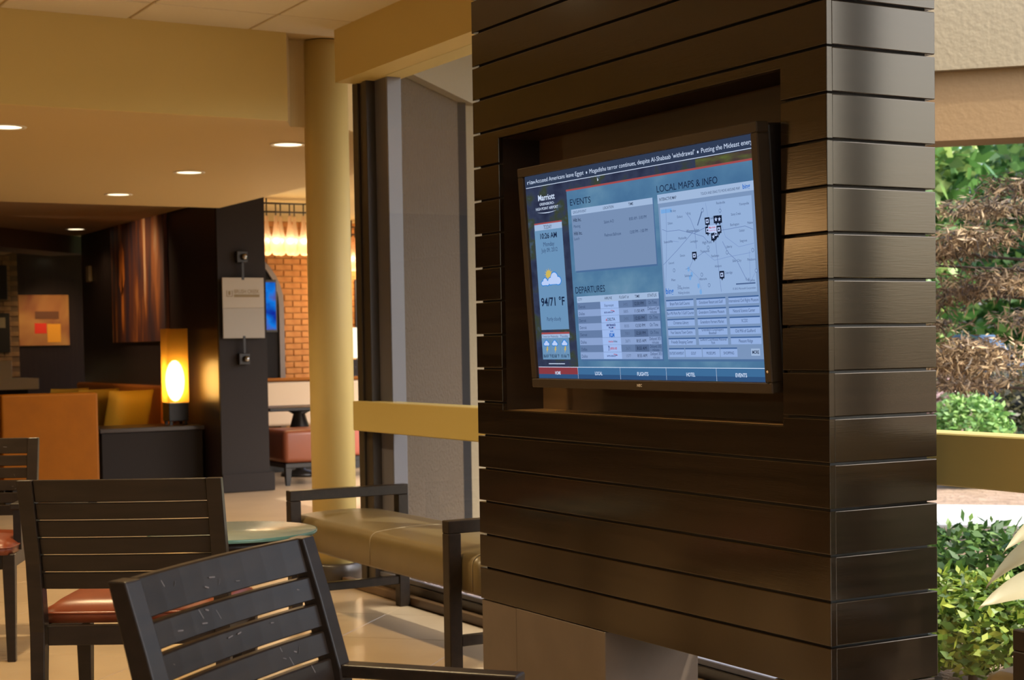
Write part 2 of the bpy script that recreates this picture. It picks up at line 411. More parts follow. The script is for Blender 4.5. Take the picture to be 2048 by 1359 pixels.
MB().bbox(-0.25, 0.25, 0.096, 0.16, -0.2, 0.2, 0.004).build('wall_mount', M['black'], tv)
scr = MB().box(-X2, X2, 0.0, 0.028, -Z2, Z2).build('screen', M['black'], tv)
def SU(u): return -X2+u/1920*SW
def SV(v): return Z2-v/1080*SH
LAY = 0.0007
layers = {}
def quad(key, u0, v0, u1, v1, l):
    mb = layers.setdefault(key, MB()); y = -LAY*l
    mb.add([(SU(u0), y, SV(v1)), (SU(u1), y, SV(v1)), (SU(u1), y, SV(v0)), (SU(u0), y, SV(v0))], [(0, 1, 2, 3)])
def poly(key, pts, l):
    mb = layers.setdefault(key, MB()); y = -LAY*l
    mb.add([(SU(u), y, SV(v)) for u, v in pts], [tuple(range(len(pts)))])
def line(key, pts, wd, l):
    for (a, b), (c, d) in zip(pts[:-1], pts[1:]):
        q = V((c-a, d-b)); n = V((-q.y, q.x)).normalized()*wd/2
        poly(key, [(a+n.x, b+n.y), (c+n.x, d+n.y), (c-n.x, d-n.y), (a-n.x, b-n.y)], l)
def disc(key, u, v, r, l, n=18, ry=None):
    ry = ry or r
    poly(key, [(u+r*math.cos(2*math.pi*k/n), v+ry*math.sin(2*math.pi*k/n)) for k in range(n)], l)
_cache = {}
def text_mesh(s, bold=0.0):
    if (s, bold) in _cache: return _cache[(s, bold)]
    c = bpy.data.curves.new('t', 'FONT'); c.body = s; c.size = 1.0; c.resolution_u = 3; c.offset = bold; c.fill_mode = 'FRONT'
    o = bpy.data.objects.new('t', c)
    me = bpy.data.meshes.new_from_object(o)
    vs = [v.co[:] for v in me.vertices]; fs = [tuple(p.vertices) for p in me.polygons]
    bpy.data.objects.remove(o); bpy.data.curves.remove(c); bpy.data.meshes.remove(me)
    _cache[(s, bold)] = (vs, fs); return vs, fs
CAP = max(v[1] for v in text_mesh('H')[0])
def text(key, s, u0, u1, vb, cap, l, bold=0.0, slant=0.0):
    vs, fs = text_mesh(s, bold); x0 = min(v[0] for v in vs); x1 = max(v[0] for v in vs)
    kx = (u1-u0)/(x1-x0); ky = cap/CAP; mb = layers.setdefault(key, MB()); y = -LAY*l
    mb.add([(SU(u0+(v[0]-x0)*kx), y, SV(vb-v[1]*ky+0-(u0+(v[0]-x0)*kx-u0)*slant)) for v in vs], fs)

quad('photo', 0, 0, 1920, 1080, 1)
quad('photo_hi', 1500, 66, 1919, 104, 1.5)
quad('ticker', 0, 0, 1920, 58, 2); quad('white', 8, 60, 1920, 63, 3)
quad('panel', 402, 112, 1920, 1018, 2); quad('red', 400, 104, 1920, 113, 3)
tk = 'white'
text(tk, 'ria', 25, 85, 43, 21, 3); disc(tk, 94, 36, 6, 3)
text(tk, 'Accused Americans leave Egypt', 107, 575, 43, 21, 3); disc(tk, 603, 36, 6, 3)
text(tk, "Mogadishu terror continues, despite Al-Shabaab 'withdrawal'", 630, 1500, 43, 21, 3); disc(tk, 1526, 36, 6, 3)
text(tk, 'Putting the Mideast energ', 1551, 1916, 43, 21, 3)
text(tk, 'Marriott', 124, 288, 138, 29, 3, 0.02); text(tk, 'GREENSBORO-', 134, 280, 164, 13, 3, 0.01); text(tk, 'HIGH POINT AIRPORT', 94, 315, 188, 14, 3, 0.01)
sw = [(105+194*t, 199+8*math.sin(math.pi*t)) for t in [k/12 for k in range(13)]]
poly(tk, sw+[(105+194*t, 199+4*math.sin(math.pi*t)) for t in [k/12 for k in range(12, -1, -1)]], 3)
# weather column
quad('red', 66, 254, 340, 262, 3); quad('head', 66, 262, 340, 293, 3); quad('today', 64, 293, 340, 820, 3)
text('ink', 'TODAY', 160, 240, 289, 20, 4); text('ink', '10:26 AM', 120, 285, 338, 27, 4, 0.02)
text('ink2', 'Monday', 146, 255, 379, 22, 4); text('ink2', 'July 09, 2012', 122, 282, 410, 21, 4)
for k in range(12):
    a = 2*math.pi*k/12; b = 0.14
    poly('sunc', [(178+24*math.cos(a-b), 528+20*math.sin(a-b)), (178+44*math.cos(a), 528+35*math.sin(a)), (178+24*math.cos(a+b), 528+20*math.sin(a+b))], 4)
disc('sunc', 178, 528, 27, 4.2, 20, 22)
def cloud(u, v, s, rim=True):
    for key, g, l in (('cloudrim', 6, 4.5), ('white2', 0, 5)):
        if key == 'cloudrim' and not rim: continue
        disc(key, u, v-18*s, 34*s+g, l, 20, 28*s+g*.8); disc(key, u-38*s, v-2*s, 24*s+g, l, 18, 18*s+g*.8); disc(key, u+36*s, v-2*s, 28*s+g, l+.2, 18, 20*s+g*.8); quad(key, u-38*s, v-5*s, u+38*s, v+15*s+g*.5, l+.1)
cloud(232, 566, 1.0); cloud(140, 574, 0.6)
text('ink', '94/71 \u00b0F', 83, 317, 693, 42, 4, 0.02); text('ink2', 'Partly cloudy', 130, 271, 773, 20, 4)
quad('red', 62, 834, 340, 844, 3); quad('head', 62, 844, 340, 864, 3); quad('today', 60, 864, 332, 978, 3)
for k, (d, uu, tt) in enumerate((('Tomorrow', 70, '86/69 \u00b0F'), ('Wednesday', 152, '82/68 \u00b0F'), ('Thursday', 248, '81/66 \u00b0F'))):
    text('ink2', d, uu, uu+78, 861, 12, 4); text('ink', tt, uu, uu+76, 968, 17, 4, 0.01)
    cloud(uu+40, 897, 0.42, True)
    poly('sunc', [(uu+44, 906), (uu+30, 930), (uu+40, 928), (uu+32, 946), (uu+54, 920), (uu+44, 922), (uu+56, 906)], 4)
    if k: quad('grey', uu-7, 864, uu-5, 978, 4)
quad('white', 115, 999, 275, 1003, 3)
# events
text('ink', 'EVENTS', 433, 625, 188, 31, 4)
quad('shadow', 444, 215, 1160, 532, 2.5); quad('box', 437, 239, 1153, 523, 3); quad('head', 437, 209, 1153, 239, 3.2)
text('ink2', 'GROUP/EVENT', 454, 579, 231, 13, 4); text('ink', 'LOCATION', 732, 824, 231, 13, 4); text('ink', 'TIME', 953, 993, 230, 13, 4, 0.01)
text('ink', 'Hilti Inc.', 453, 527, 273, 18, 4, 0.01); text('ink2', 'Meeting', 453, 514, 303, 14, 4)
text('ink', 'Hilti Inc.', 451, 528, 341, 18, 4, 0.01); text('ink2', 'Lunch', 450, 498, 366, 14, 4)
text('ink2', 'Salons A-D', 732, 818, 301, 15, 4); text('ink2', 'Piedmont Ballroom', 729, 873, 366, 15, 4)
text('ink2', '8:00 AM - 5:00 PM', 951, 1096, 302, 15, 4); text('ink2', '12:00 PM - 1:00 PM', 950, 1099, 366, 15, 4)
# departures
text('ink', 'DEPARTURES', 428, 700, 638, 33, 4)
quad('shadow', 440, 662, 1162, 986, 2.5); quad('head', 434, 655, 1152, 687, 3)
text('ink2', 'CITY', 446, 484, 677, 13, 4); text('ink', 'AIRLINE', 690, 757, 677, 13, 4); text('ink', 'FLIGHT #', 822, 902, 677, 13, 4); text('ink', 'TIME', 956, 996, 677, 13, 4, 0.01); text('ink', 'STATUS', 1062, 1136, 677, 14, 4)
rows = [('Detroit', 'Expressjet', '5405', '12:50 PM', 'On Time'), ('Dallas', 'american', '5805', '11:50 AM', 'Delayed 54|minutes'), ('Detroit', 'DELTA', '5405', '12:50 PM', 'On Time'),
        ('Detroit', 'AIR FRANCE', '8335', '12:50 PM', 'On Time'), ('Detroit', 'KLM', '7801', '12:50 PM', 'On Time'), ('Dallas', 'american', '2671', '8:55 AM', 'Delayed 305|minutes'),
        ('Dallas', 'eagle', '2671', '8:55 AM', 'Delayed 305|minutes'), ('Dallas', 'british', '1577', '8:55 AM', 'Delayed 305|minutes')]
ye = [687, 723, 758, 794, 830, 868, 905, 941, 977]
for k, (c, al, fn, tm, st) in enumerate(rows):
    a, b = ye[k], ye[k+1]; mid = (a+b)/2
    quad('rowd' if k % 2 == 0 else 'rowl', 434, a, 1152, b, 3); quad('airline', 648, a, 810, b-1, 3.4)
    if k % 2 == 0: quad('rowdd', 930, a, 1046, b, 3.4)
    text('ink2', c, 446, 446+9*len(c), mid+10, 15, 4); text('grey2', fn, 850, 890, mid+8, 14, 4); text('ink', tm, 946, 1026, mid+8, 15, 4)
    if '|' in st:
        p, q = st.split('|'); text('ink2', p, 1056, 1148, mid-1, 15, 4); text('ink2', q, 1076, 1130, mid+16, 14, 4)
    else: text('ink2', st, 1066, 1134, mid+7, 16, 4)
    if al == 'Expressjet': text('ink2', al, 686, 768, mid+8, 13, 4)
    elif al == 'DELTA':
        text('ink', al, 704, 772, mid+8, 14, 4, 0.01); poly('redb', [(688, mid+8), (694, mid-6), (700, mid+8)], 4)
    elif al == 'AIR FRANCE':
        text('navy', al, 690, 772, mid-1, 10, 4, 0.04); text('navy', 'KLM', 712, 752, mid+11, 8, 4, 0.04); text('redb', 'a', 758, 768, mid+11, 8, 4)
    elif al == 'KLM':
        text('klm', al, 712, 756, mid+16, 18, 4, 0.05); [disc('klm', 724+7*q_, mid-12, 3, 4, 8) for q_ in range(4)]
    else:
        if k in (1, 7):
            text('navy', 'BRITISH AIRWAYS', 680, 752, mid+6, 8, 4, 0.02); line('redb', [(738, mid-8), (768, mid-5), (772, mid+2)], 3, 4); line('navy', [(752, mid+1), (770, mid-2)], 3, 4.2)
        elif k == 5:
            text('redb', 'American', 700, 742, mid+6, 10, 4, 0.02); text('ink', 'Airlines', 744, 778, mid+6, 10, 4, 0.01)
        else:
            text('redb', 'JAPAN AIR', 710, 772, mid+6, 12, 4, 0.02); line('navy', [(698, mid+12), (702, mid-4), (695, mid-14)], 4, 4); line('navy', [(702, mid-2), (707, mid-14)], 3, 4)
    if k: quad('grid', 434, a-0.5, 1152, a+0.5, 3.6)
# local maps
text('ink', 'LOCAL MAPS & INFO', 1193, 1657, 189, 31, 4)
quad('shadow', 1202, 220, 1916, 988, 2.5); quad('mapback', 1195, 242, 1910, 978, 3); quad('head', 1193, 200, 1908, 242, 3.2)
text('ink', 'INTERACTIVE MAP', 1209, 1343, 231, 14, 4, 0.005); text('ink2', 'TOUCH AND DRAG TO MOVE AROUND MAP', 1529, 1812, 231, 12, 4); text('bing', 'bing', 1831, 1882, 230, 20, 4, 0.02)
quad('map', 1208, 262, 1887, 681, 3.5); quad('lake', 1216, 272, 1300, 290, 3.8)
rd = 'road'
line(rd, [(1216, 364), (1255, 376), (1349, 376), (1459, 400), (1551, 378), (1669, 399), (1832, 392), (1887, 410)], 2.6, 4)
line(rd, [(1459, 400), (1530, 418), (1560, 445)], 2.6, 4)
line(rd, [(1407, 299), (1440, 330), (1468, 384)], 2.6, 4); line(rd, [(1468, 384), (1325, 468), (1209, 530)], 2.6, 4); line('road2', [(1539, 289), (1520, 320), (1491, 365)], 6, 4)
line(rd, [(1617, 441), (1622, 520), (1630, 600), (1636, 673)], 2.6, 4); line(rd, [(1666, 449), (1700, 500), (1760, 540), (1818, 624)], 3, 4)
line(rd, [(1380, 559), (1410, 555), (1440, 520), (1529, 487)], 2.2, 4); line(rd, [(1256, 270), (1250, 376), (1235, 500), (1212, 660)], 2.2, 4); line(rd, [(1468, 384), (1472, 470)], 3, 4)
line('thin', [(1560, 268), (1575, 345)], 2, 4); line('thin', [(1665, 290), (1660, 350), (1690, 430), (1780, 480), (1887, 470)], 2, 4); line('thin', [(1529, 487), (1600, 530), (1700, 520), (1860, 510)], 2, 4)
line('thin', [(1850, 500), (1845, 640), (1880, 600)], 2, 4); line('thin', [(1410, 559), (1470, 600), (1490, 660)], 2, 4); line('thin', [(1260, 420), (1340, 430)], 2, 4)
for u, v in ((1402, 560), (1410, 600), (1424, 585), (1470, 640), (1484, 668)): disc('lake', u, v, 9, 4, 10, 12)
names = ['Reidsville', 'Stony Creek', 'Yanceyville', 'Danbury', 'Dobson', 'King', 'Kernersville', 'Burlington', 'Mebane', 'Statesville', 'Mocksville', 'Lexington', 'Thomasville', 'Asheboro', 'Siler City', 'Liberty', 'Randleman', 'Salisbury', 'Concord', 'Pittsboro', 'Graham', 'Gulf', 'Coleridge', 'Troy', 'Albemarle', 'Seagrove', 'Denton', 'Mt Airy', 'Pilot']
spots_ = [(1640, 282), (1740, 340), (1800, 300), (1340, 320), (1265, 345), (1420, 310), (1545, 345), (1730, 385), (1850, 385), (1225, 430), (1340, 420), (1430, 440), (1500, 490), (1600, 562), (1730, 545), (1690, 480), (1580, 515), (1370, 595), (1250, 530), (1835, 545), (1790, 415), (1815, 630), (1668, 595), (1310, 640), (1480, 615), (1790, 460), (1345, 500), (1290, 290), (1265, 610)]
for s_, (u, v) in zip(names, spots_): text('maptxt', s_, u, u+6.2*len(s_), v, 11, 4.4)
text('maptxt', 'Winston-Salem', 1404, 1502, 393, 14, 4.4, 0.01); text('maptxt', 'High Point', 1520, 1590, 452, 13, 4.4)
for u, v in ((1535, 300), (1663, 312), (1560, 470), (1695, 500), (1875, 500), (1290, 560), (1500, 590), (1550, 640), (1890, 590)):
    disc('road2', u, v, 9, 4.4, 12); disc('map', u, v, 7, 4.6, 12)
def pin(u, v, star):
    poly('pin', [(u-17, v-20), (u+17, v-20), (u+17, v+14), (u+6, v+14), (u, v+24), (u-6, v+14), (u-17, v+14)], 5)
    if star: poly('white2', [(u+(11 if k % 2 == 0 else 5)*math.sin(math.pi*k/5), v-3-(11 if k % 2 == 0 else 5)*math.cos(math.pi*k/5)) for k in range(10)], 5.6)
    else:
        quad('white2', u-10, v-12, u+10, v+6, 5.6); disc('pin', u, v-3, 5, 5.9, 12)
for u, v, s_ in ((1567, 354, 0), (1631, 351, 1), (1656, 352, 1), (1566, 395, 0), (1648, 397, 0), (1605, 427, 1), (1625, 415, 0), (1455, 503, 0), (1649, 600, 0)): pin(u, v, s_)
quad('white2', 1572, 373, 1632, 405, 6); text('redb', 'Marriott', 1578, 1626, 386, 9, 6.5, 0.02); text('redb', 'Greensboro Airport', 1575, 1629, 398, 7, 6.5)
text('bing', 'bing', 1215, 1276, 668, 26, 4.6, 0.02); text('maptxt', 'Driving directions', 1310, 1400, 650, 11, 4.6); text('maptxt', 'Walking directions', 1310, 1400, 672, 11, 4.6)
quad('road2', 1745, 640, 1880, 646, 4.6); text('maptxt', '10 miles', 1830, 1878, 635, 10, 4.6); text('maptxt', '\u00a9 2012 Microsoft Corporation', 1720, 1880, 668, 9, 4.6)
btn = [['Bryan Park Golf Course', 'Grandover Resort and Golf', 'International Civil Rights Museum'], ['Bur-Mil Park Par 3 Golf Course', 'Greensboro Childrens Museum', 'Natural Science Center'],
       ['Christmas Library', 'Greensboro Farmers Market', 'NC ZOO'], ['Four Seasons Town Centre', 'Greensboro Grasshoppers|Baseball', 'Old Mill of Guilford'], ['Friendly Shopping Center', 'Guilford Courthouse National|Park', 'Pleasant Ridge']]
for r_ in range(5):
    for c_, (a, b) in enumerate(((1211, 1424), (1447, 1662), (1683, 1896))):
        t0 = 697+r_*45; quad('btn', a, t0+5, b, t0+34, 4); quad('btntop', a, t0, b, t0+6, 4.3)
        s_ = btn[r_][c_].split('|'); n_ = len(s_[0]); wd = min(b-a-6, 7.0*n_); cx = (a+b)/2
        if len(s_) == 1: text('ink2', s_[0], cx-wd/2, cx+wd/2, t0+26, 14, 4.6)
        else: text('ink2', s_[0], cx-wd/2, cx+wd/2, t0+16, 12, 4.6); text('ink2', s_[1], cx-3.4*len(s_[1]), cx+3.4*len(s_[1]), t0+31, 12, 4.6)
for (a, b), s_ in zip(((1209, 1331), (1337, 1463), (1469, 1597), (1602, 1724)), ('ENTERTAINMENT', 'GOLF', 'MUSEUMS', 'SHOPPING')):
    quad('btn', a, 930, b, 967, 4); quad('btntop', a, 925, b, 931, 4.3); wd = min(112, 9.5*len(s_)); text('ink2', s_, (a+b-wd)/2, (a+b+wd)/2, 956, 13, 4.6)
quad('head', 1821, 931, 1882, 962, 4); text('ink', 'MORE', 1830, 1876, 954, 15, 4.6, 0.02)
# navigation bar
for k, (a, b, s_) in enumerate(((8, 395, 'HOME'), (398, 784, 'LOCAL'), (787, 1172, 'FLIGHTS'), (1175, 1560, 'HOTEL'), (1563, 1920, 'EVENTS'))):
    quad('home' if k == 0 else 'nav', a, 1020, b, 1078, 3); quad('navlow', a, 1056, b, 1078, 3.4)
    cx = (a+b)/2; wd = 13.5*len(s_); text('white', s_, cx-wd/2, cx+wd/2, 1058, 17, 4, 0.02)
quad('white', 8, 1017, 1920, 1020, 3)
for x_ in (396, 785, 1173, 1561): quad('white', x_-1, 1020, x_+1, 1078, 3)
cols = dict(ticker=(48, 60, 84), white=(205, 220, 245), red=(160, 76, 78), head=(160, 184, 218), today=(106, 146, 184), ink=(22, 36, 66), ink2=(52, 74, 112), sunc=(205, 180, 90), cloudrim=(40, 130, 215),
            white2=(185, 205, 245), grey=(90, 125, 165), shadow=(74, 108, 152), box=(118, 142, 178), rowd=(100, 124, 164), rowl=(138, 162, 206), rowdd=(84, 106, 144), airline=(158, 186, 236), redb=(180, 70, 90), navy=(28, 40, 110),
            klm=(40, 105, 195), grey2=(84, 104, 140), grid=(118, 142, 184), mapback=(122, 148, 186), map=(148, 176, 216), lake=(118, 168, 224), road=(108, 132, 180), road2=(74, 98, 142), thin=(120, 146, 196), maptxt=(66, 86, 128),
            pin=(20, 30, 52), btn=(146, 174, 222), btntop=(62, 96, 148), bing=(45, 110, 200), home=(136, 58, 66), nav=(62, 108, 152), navlow=(48, 82, 124))
txts = {'ink', 'ink2', 'white', 'grey2', 'maptxt', 'bing', 'navy', 'klm', 'redb'}
for key, mb in layers.items():
    if key == 'photo': mt = emat('screen_photo', (50, 60, 80), 1, ((9, 9, 14), [(0.30, (34, 38, 62)), (0.52, (52, 60, 84)), (0.62, (58, 66, 50)), (0.75, (74, 96, 130))]))
    elif key == 'photo_hi': mt = emat('screen_photo_hill', (70, 60, 55), 1, ((14, 9, 60), [(0.35, (72, 56, 54)), (0.6, (84, 88, 52)), (0.75, (96, 112, 50))]))
    elif key == 'panel': mt = emat('screen_panel_blue', (82, 128, 172), 1, ((4, 4, 7), [(0.30, (66, 106, 146)), (0.5, (80, 122, 158)), (0.64, (98, 138, 168)), (0.8, (124, 154, 184))]))
    else: mt = emat('screen_'+key, cols[key])
    me = mb.mesh('screen_'+key); so1 = link(('screen_text' if key in txts else 'screen_graphic'), me, mt, scr); so1['kind'] = 'stuff'
# maker's mark and sensor dots on the bezel
vs, fs = text_mesh('NEC', 0.03); x0 = min(v[0] for v in vs); x1 = max(v[0] for v in vs)
mk = MB().add([(-0.008+(v[0]-x0)/(x1-x0)*0.026, -0.0126, -Z2-bz/2-0.004+v[1]/CAP*0.008) for v in vs], fs).build('maker_mark', mat('mark_white', (0.5, 0.45, 0.4), 0.5), tv)
MB().sphere((X2+bz*0.45, -0.012, -Z2+0.03), 0.004, 8, 6, (1, .4, 1)).build('sensor_dot', mat('sensor', (0.6, 0.45, 0.3), 0.3), tv)
MB().sphere((X2+bz*0.45, -0.012, -Z2+0.0), 0.004, 8, 6, (1, .4, 1)).build('sensor_dot', M['black'], tv)
# a mouse pointer on the screen
poly_ptr = MB().add([(SU(700), -LAY*6, SV(88)), (SU(700), -LAY*6, SV(70)), (SU(712), -LAY*6, SV(84))], [(0, 1, 2)])
poly_ptr.build('screen_graphic', emat('screen_pointer', (190, 200, 220)), scr)

# ================================================================== CHAIRS
PATH = [(-0.305, 0.0), (-0.255, 0.22), (-0.238, 0.43), (-0.262, 0.64), (-0.300, 0.78), (-0.335, 0.90)]
def py(z):
    for (a, b), (c, d) in zip(PATH[:-1], PATH[1:]):
        if b <= z <= d: return a+(c-a)*(z-b)/(d-b)
    return PATH[-1][0]
def scratches(parent, W, seed, n):
    rr = random.Random(seed); mb = MB()
    zc = [0.865, 0.80, 0.746, 0.692, 0.638]
    for k in range(n):
        z = zc[k % 5]+rr.uniform(-.016, .016); x = rr.uniform(-W/2+.07, W/2-.07); l = rr.uniform(.004, .010); a = rr.choice((0.1, -0.1, 0.3, 1.1, -0.9))
        y = py(z)+0.0103 - 0.014*(1-(2*x/W)**2)
        dx, dz = l*math.cos(a), l*math.sin(a); w_ = rr.uniform(.0006, .0013); y2 = (py(z+dz)-py(z))
        mb.add([(x-dx, y-y2+.0014, z-dz-w_), (x+dx, y+y2+.0014, z+dz-w_), (x+dx, y+y2+.0014, z+dz+w_), (x-dx, y-y2+.0014, z-dz+w_)], [(0, 1, 2, 3)])
    o = mb.build('wear_marks', M['scratch'], parent); o['kind'] = 'stuff'; return o
def make_chair(name, W, arms, loc, rz, label, group, seed=1, gap=.0085):
    t = empty(name, loc, rz); tag(t, label, 'chair', group)
    for s in (-1, 1):
        x = s*(W/2-0.023); mb = MB()
        q = lambda yz, wd, dp: [(x-wd/2, yz[0]-dp/2, yz[1]), (x+wd/2, yz[0]-dp/2, yz[1]), (x+wd/2, yz[0]+dp/2, yz[1]), (x-wd/2, yz[0]+dp/2, yz[1])]
        n = len(PATH); vs = []; dims = [(.036, .036), (.042, .042), (.046, .05), (.046, .046), (.046, .042), (.046, .036)]
        for p_, (wd, dp) in zip(PATH, dims): vs += q(p_, wd, dp)
        fs = [(3, 2, 1, 0), tuple(4*(n-1)+k for k in range(4))]
        for i in range(n-1): fs += [(4*i+k, 4*i+(k+1) % 4, 4*i+4+(k+1) % 4, 4*i+4+k) for k in range(4)]
        mb.add(vs, fs); o = mb.build('back_post', M['chair'], t)
        bv = o.modifiers.new('edge', 'BEVEL'); bv.width = 0.003; bv.segments = 2; bv.limit_method = 'ANGLE'; bv.angle_limit = R(50)
        fx = s*(W/2-0.03); fy = 0.225
        o = MB().hexa([(fx-.017, fy-.017, 0), (fx+.017, fy-.017, 0), (fx+.017, fy+.017, 0), (fx-.017, fy+.017, 0)],
                      [(fx-.026, fy-.026, .45), (fx+.026, fy-.026, .45), (fx+.026, fy+.026, .45), (fx-.026, fy+.026, .45)]).build('front_leg', M['chair'], t)
        bv = o.modifiers.new('edge', 'BEVEL'); bv.width = 0.003; bv.segments = 1
        if arms:
            mb = MB(); ay = py(.645)+.02
            mb.bbox(x-.024+s*.006, x+.024+s*.006, ay-.005, 0.135, .622, .648, .004, 2); mb.build('arm', M['chair'], t)
            MB().bar((x+s*.004, 0.09, .452), (x+s*.004, 0.09, .622), .032, .032, (0, 1, 0)).build('arm_support', M['chair'], t)
    zs = [(.832-.0085+gap, .900)]+[(.778-.054*k, .832-gap-.054*k) for k in range(5)]
    zs[0] = (.832, .900)
    inner = W/2-0.046
    for a, b in zs:
        mb = MB(); N = 8; vs = []
        for i in range(N+1):
            x = -inner+2*inner*i/N; bow = -0.014*(1-(x/inner)**2)
            for z, dy in ((a, -.009), (b, -.009), (b, .009), (a, .009)): vs.append((x, py(z)+dy+bow, z))
        fs = [(0, 1, 2, 3), tuple(4*N+k for k in (3, 2, 1, 0))]
        for i in range(N): fs += [(4*i+k, 4*i+4+k, 4*i+4+(k+1) % 4, 4*i+(k+1) % 4) for k in range(4)]
        o = mb.add(vs, fs).build('back_slat', M['chair'], t)
        bv = o.modifiers.new('edge', 'BEVEL'); bv.width = 0.0025; bv.segments = 1; bv.limit_method = 'ANGLE'; bv.angle_limit = R(60)
    mb = MB(); mb.bbox(-W/2+.05, W/2-.05, -.245, -.215, .385, .445, .002); mb.bbox(-W/2+.055, W/2-.055, .205, .23, .385, .445, .002)
    mb.bbox(-W/2+.02, -W/2+.045, -.215, .20, .385, .445, .002); mb.bbox(W/2-.045, W/2-.02, -.215, .20, .385, .445, .002)
    mb.build('seat_rail', M['chair'], t)
    # cushion with domed top
    N, K = 16, 14; hx, y0, y1 = W/2-.012, -.205, .262; vs = []; 
    for i in range(N+1):
        for j in range(K+1):
            u, v = -1+2*i/N, -1+2*j/K
            e = max(abs(u), abs(v)); d = (1-abs(u)**6)*(1-abs(v)**6)
            inx = 1-0.05*abs(v)**8
            vs.append((u*hx*inx, (y0+y1)/2+v*(y1-y0)/2*(1-.04*abs(u)**8), .478+.038*d**.5))
    fs = [(i*(K+1)+j, (i+1)*(K+1)+j, (i+1)*(K+1)+j+1, i*(K+1)+j+1) for i in range(N) for j in range(K)]
    rim = [i*(K+1) for i in range(N+1)]+[N*(K+1)+j for j in range(1, K+1)]+[i*(K+1)+K for i in range(N-1, -1, -1)]+[j for j in range(K-1, 0, -1)]
    b0 = len(vs); vs += [(vs[r][0]*.985, vs[r][1], .447) for r in rim]; L = len(rim)
    fs += [(rim[k], b0+k, b0+(k+1) % L, rim[(k+1) % L]) for k in range(L)]+[tuple(range(b0, b0+L))]
    cs = MB().add(vs, fs, True).build('seat_cushion', M['leather'], t)
    pts = [vs[r] for r in rim]; pts = [(p_[0]*1.003, p_[1], .477) for p_ in pts]+[(vs[rim[0]][0]*1.003, vs[rim[0]][1], .477)]
    MB().tube(pts, .0045, 5).build('piping', M['leather'], cs)
    scratches(t, W, seed, 30 if arms else 20)
    return t
CG = 'dark slatted lobby chairs'
make_chair('armchair', 0.656, True, (0.635, -1.570, 0), R(39.3-90), 'dark slat-back wooden armchair with scuffed slats, nearest to the camera', CG, 3)
make_chair('side_chair', 0.612, False, (-1.816, -1.259, 0), R(149.5-90), 'dark slat-back chair with a red leather seat, drawn up to the round table', CG, 5, .0035)
make_chair('armchair', 0.60, True, (-3.895, -1.476, 0), R(-23.5-90), 'dark wooden chair with a red seat, cut off by the edge of the photo', CG, 8)

# ---- round table
tb = empty('round_table', (-2.38, -0.775, 0)); tag(tb, 'small round table with a frosted glass top on a dark pedestal', 'table')
MB().lathe([(0.0, .606), (0.300, .606), (0.306, .610), (0.306, .616), (0.302, .620), (0.0, .620)], 64, cap=False).build('glass_top', M['glass_top'], tb)
MB().lathe([(0.3065, .607), (0.3085, .6135), (0.3065, .6195)], 64, cap=False).build('glass_edge', M['glass_edge'], tb)
MB().lathe([(0.0, .575), (0.285, .575), (0.29, .580), (0.29, .6055), (0.0, .6055)], 64, cap=False).build('top_board', M['chair'], tb)
MB().lathe([(0.028, .02), (0.028, .56), (0.09, .575)], 24).build('pedestal', M['black'], tb)
for k in range(4):
    a = R(20+90*k); MB().bar((0.02*math.cos(a), .02*math.sin(a), .022), (.26*math.cos(a), .26*math.sin(a), .010), .05, .024, h1=.016).build('foot', M['black'], tb)

# ---- benches
def make_bench(x0, label, over=.115):
    t = empty('bench', (x0, 0, 0)); tag(t, label, 'bench', 'upholstered benches along the window')
    Lb = 1.63; p = .055
    for k, xx in enumerate((0, Lb)):
        for y0, y1 in ((.055, .11), (.622, .677)): MB().bbox(xx, xx+p, y0, y1, 0, .555, .003).build('post', M['chair'], t)
        MB().bbox(xx, xx+p, .055, .677, .5555, .605, .003).build('arm_rail', M['chair'], t)
        MB().bbox(xx+.006, xx+p-.006, .1105, .6215, .112, .152, .003).build('stretcher', M['chair'], t)
    mb = MB(); mb.bbox(.056, Lb-.001, .24, .27, .285, .322, .002); mb.bbox(.056, Lb-.001, .48, .51, .285, .322, .002); mb.build('seat_frame', M['chair'], t)
    xa, xb, ya, yb, za, zb = -over, Lb+.17, .115, .618, .324, .478
    NX, prof = 40, []
    # rounded cross-section (y,z), then extruded along x with rounded ends
    r = .045
    def arc(cy, cz, a0, a1, n=5): return [(cy+r*math.cos(R(a0+(a1-a0)*k/n)), cz+r*math.sin(R(a0+(a1-a0)*k/n))) for k in range(n+1)]
    prof = [(yb-.012, za), (yb, za+.012)]+arc(yb-r, zb-r, 0, 90)+[((ya+yb)/2+d, zb+.012*(1-(d/.21)**2)) for d in (.14, .07, 0, -.07, -.14)]+arc(ya+r, zb-r, 90, 180)+[(ya, za+.012), (ya+.012, za)]
    n = len(prof); vs = []; xs_ = [xa+.0, xa+.006, xa+.02, xa+.045]+[xa+.045+(xb-xa-.09)*k/10 for k in range(1, 10)]+[xb-.045, xb-.02, xb-.006, xb]
    cy, cz = (ya+yb)/2, (za+zb)/2
    for x in xs_:
        e = min(x-xa, xb-x); k = 1.0 if e >= .045 else 1-.12*(1-math.sqrt(max(0, 1-((.045-e)/.045)**2)))
        kz = 1.0 if e >= .045 else 1-.32*(1-math.sqrt(max(0, 1-((.045-e)/.045)**2)))
        vs += [(x, cy+(y-cy)*k, za+(z-za)*kz) for y, z in prof]
    fs = [tuple(range(n)), tuple(range(len(vs)-1, len(vs)-n-1, -1))]
    for i in range(len(xs_)-1): fs += [(i*n+k, i*n+(k+1) % n, (i+1)*n+(k+1) % n, (i+1)*n+k) for k in range(n)]
    cu = MB().add(vs, fs, True).build('cushion', M['tan'], t)
    for xx in (.82, Lb+.13):
        MB().tube([(xx, y, z) for y, z in prof[1:-1]], .0028, 5).build('seam', M['seam'], cu)
    return t
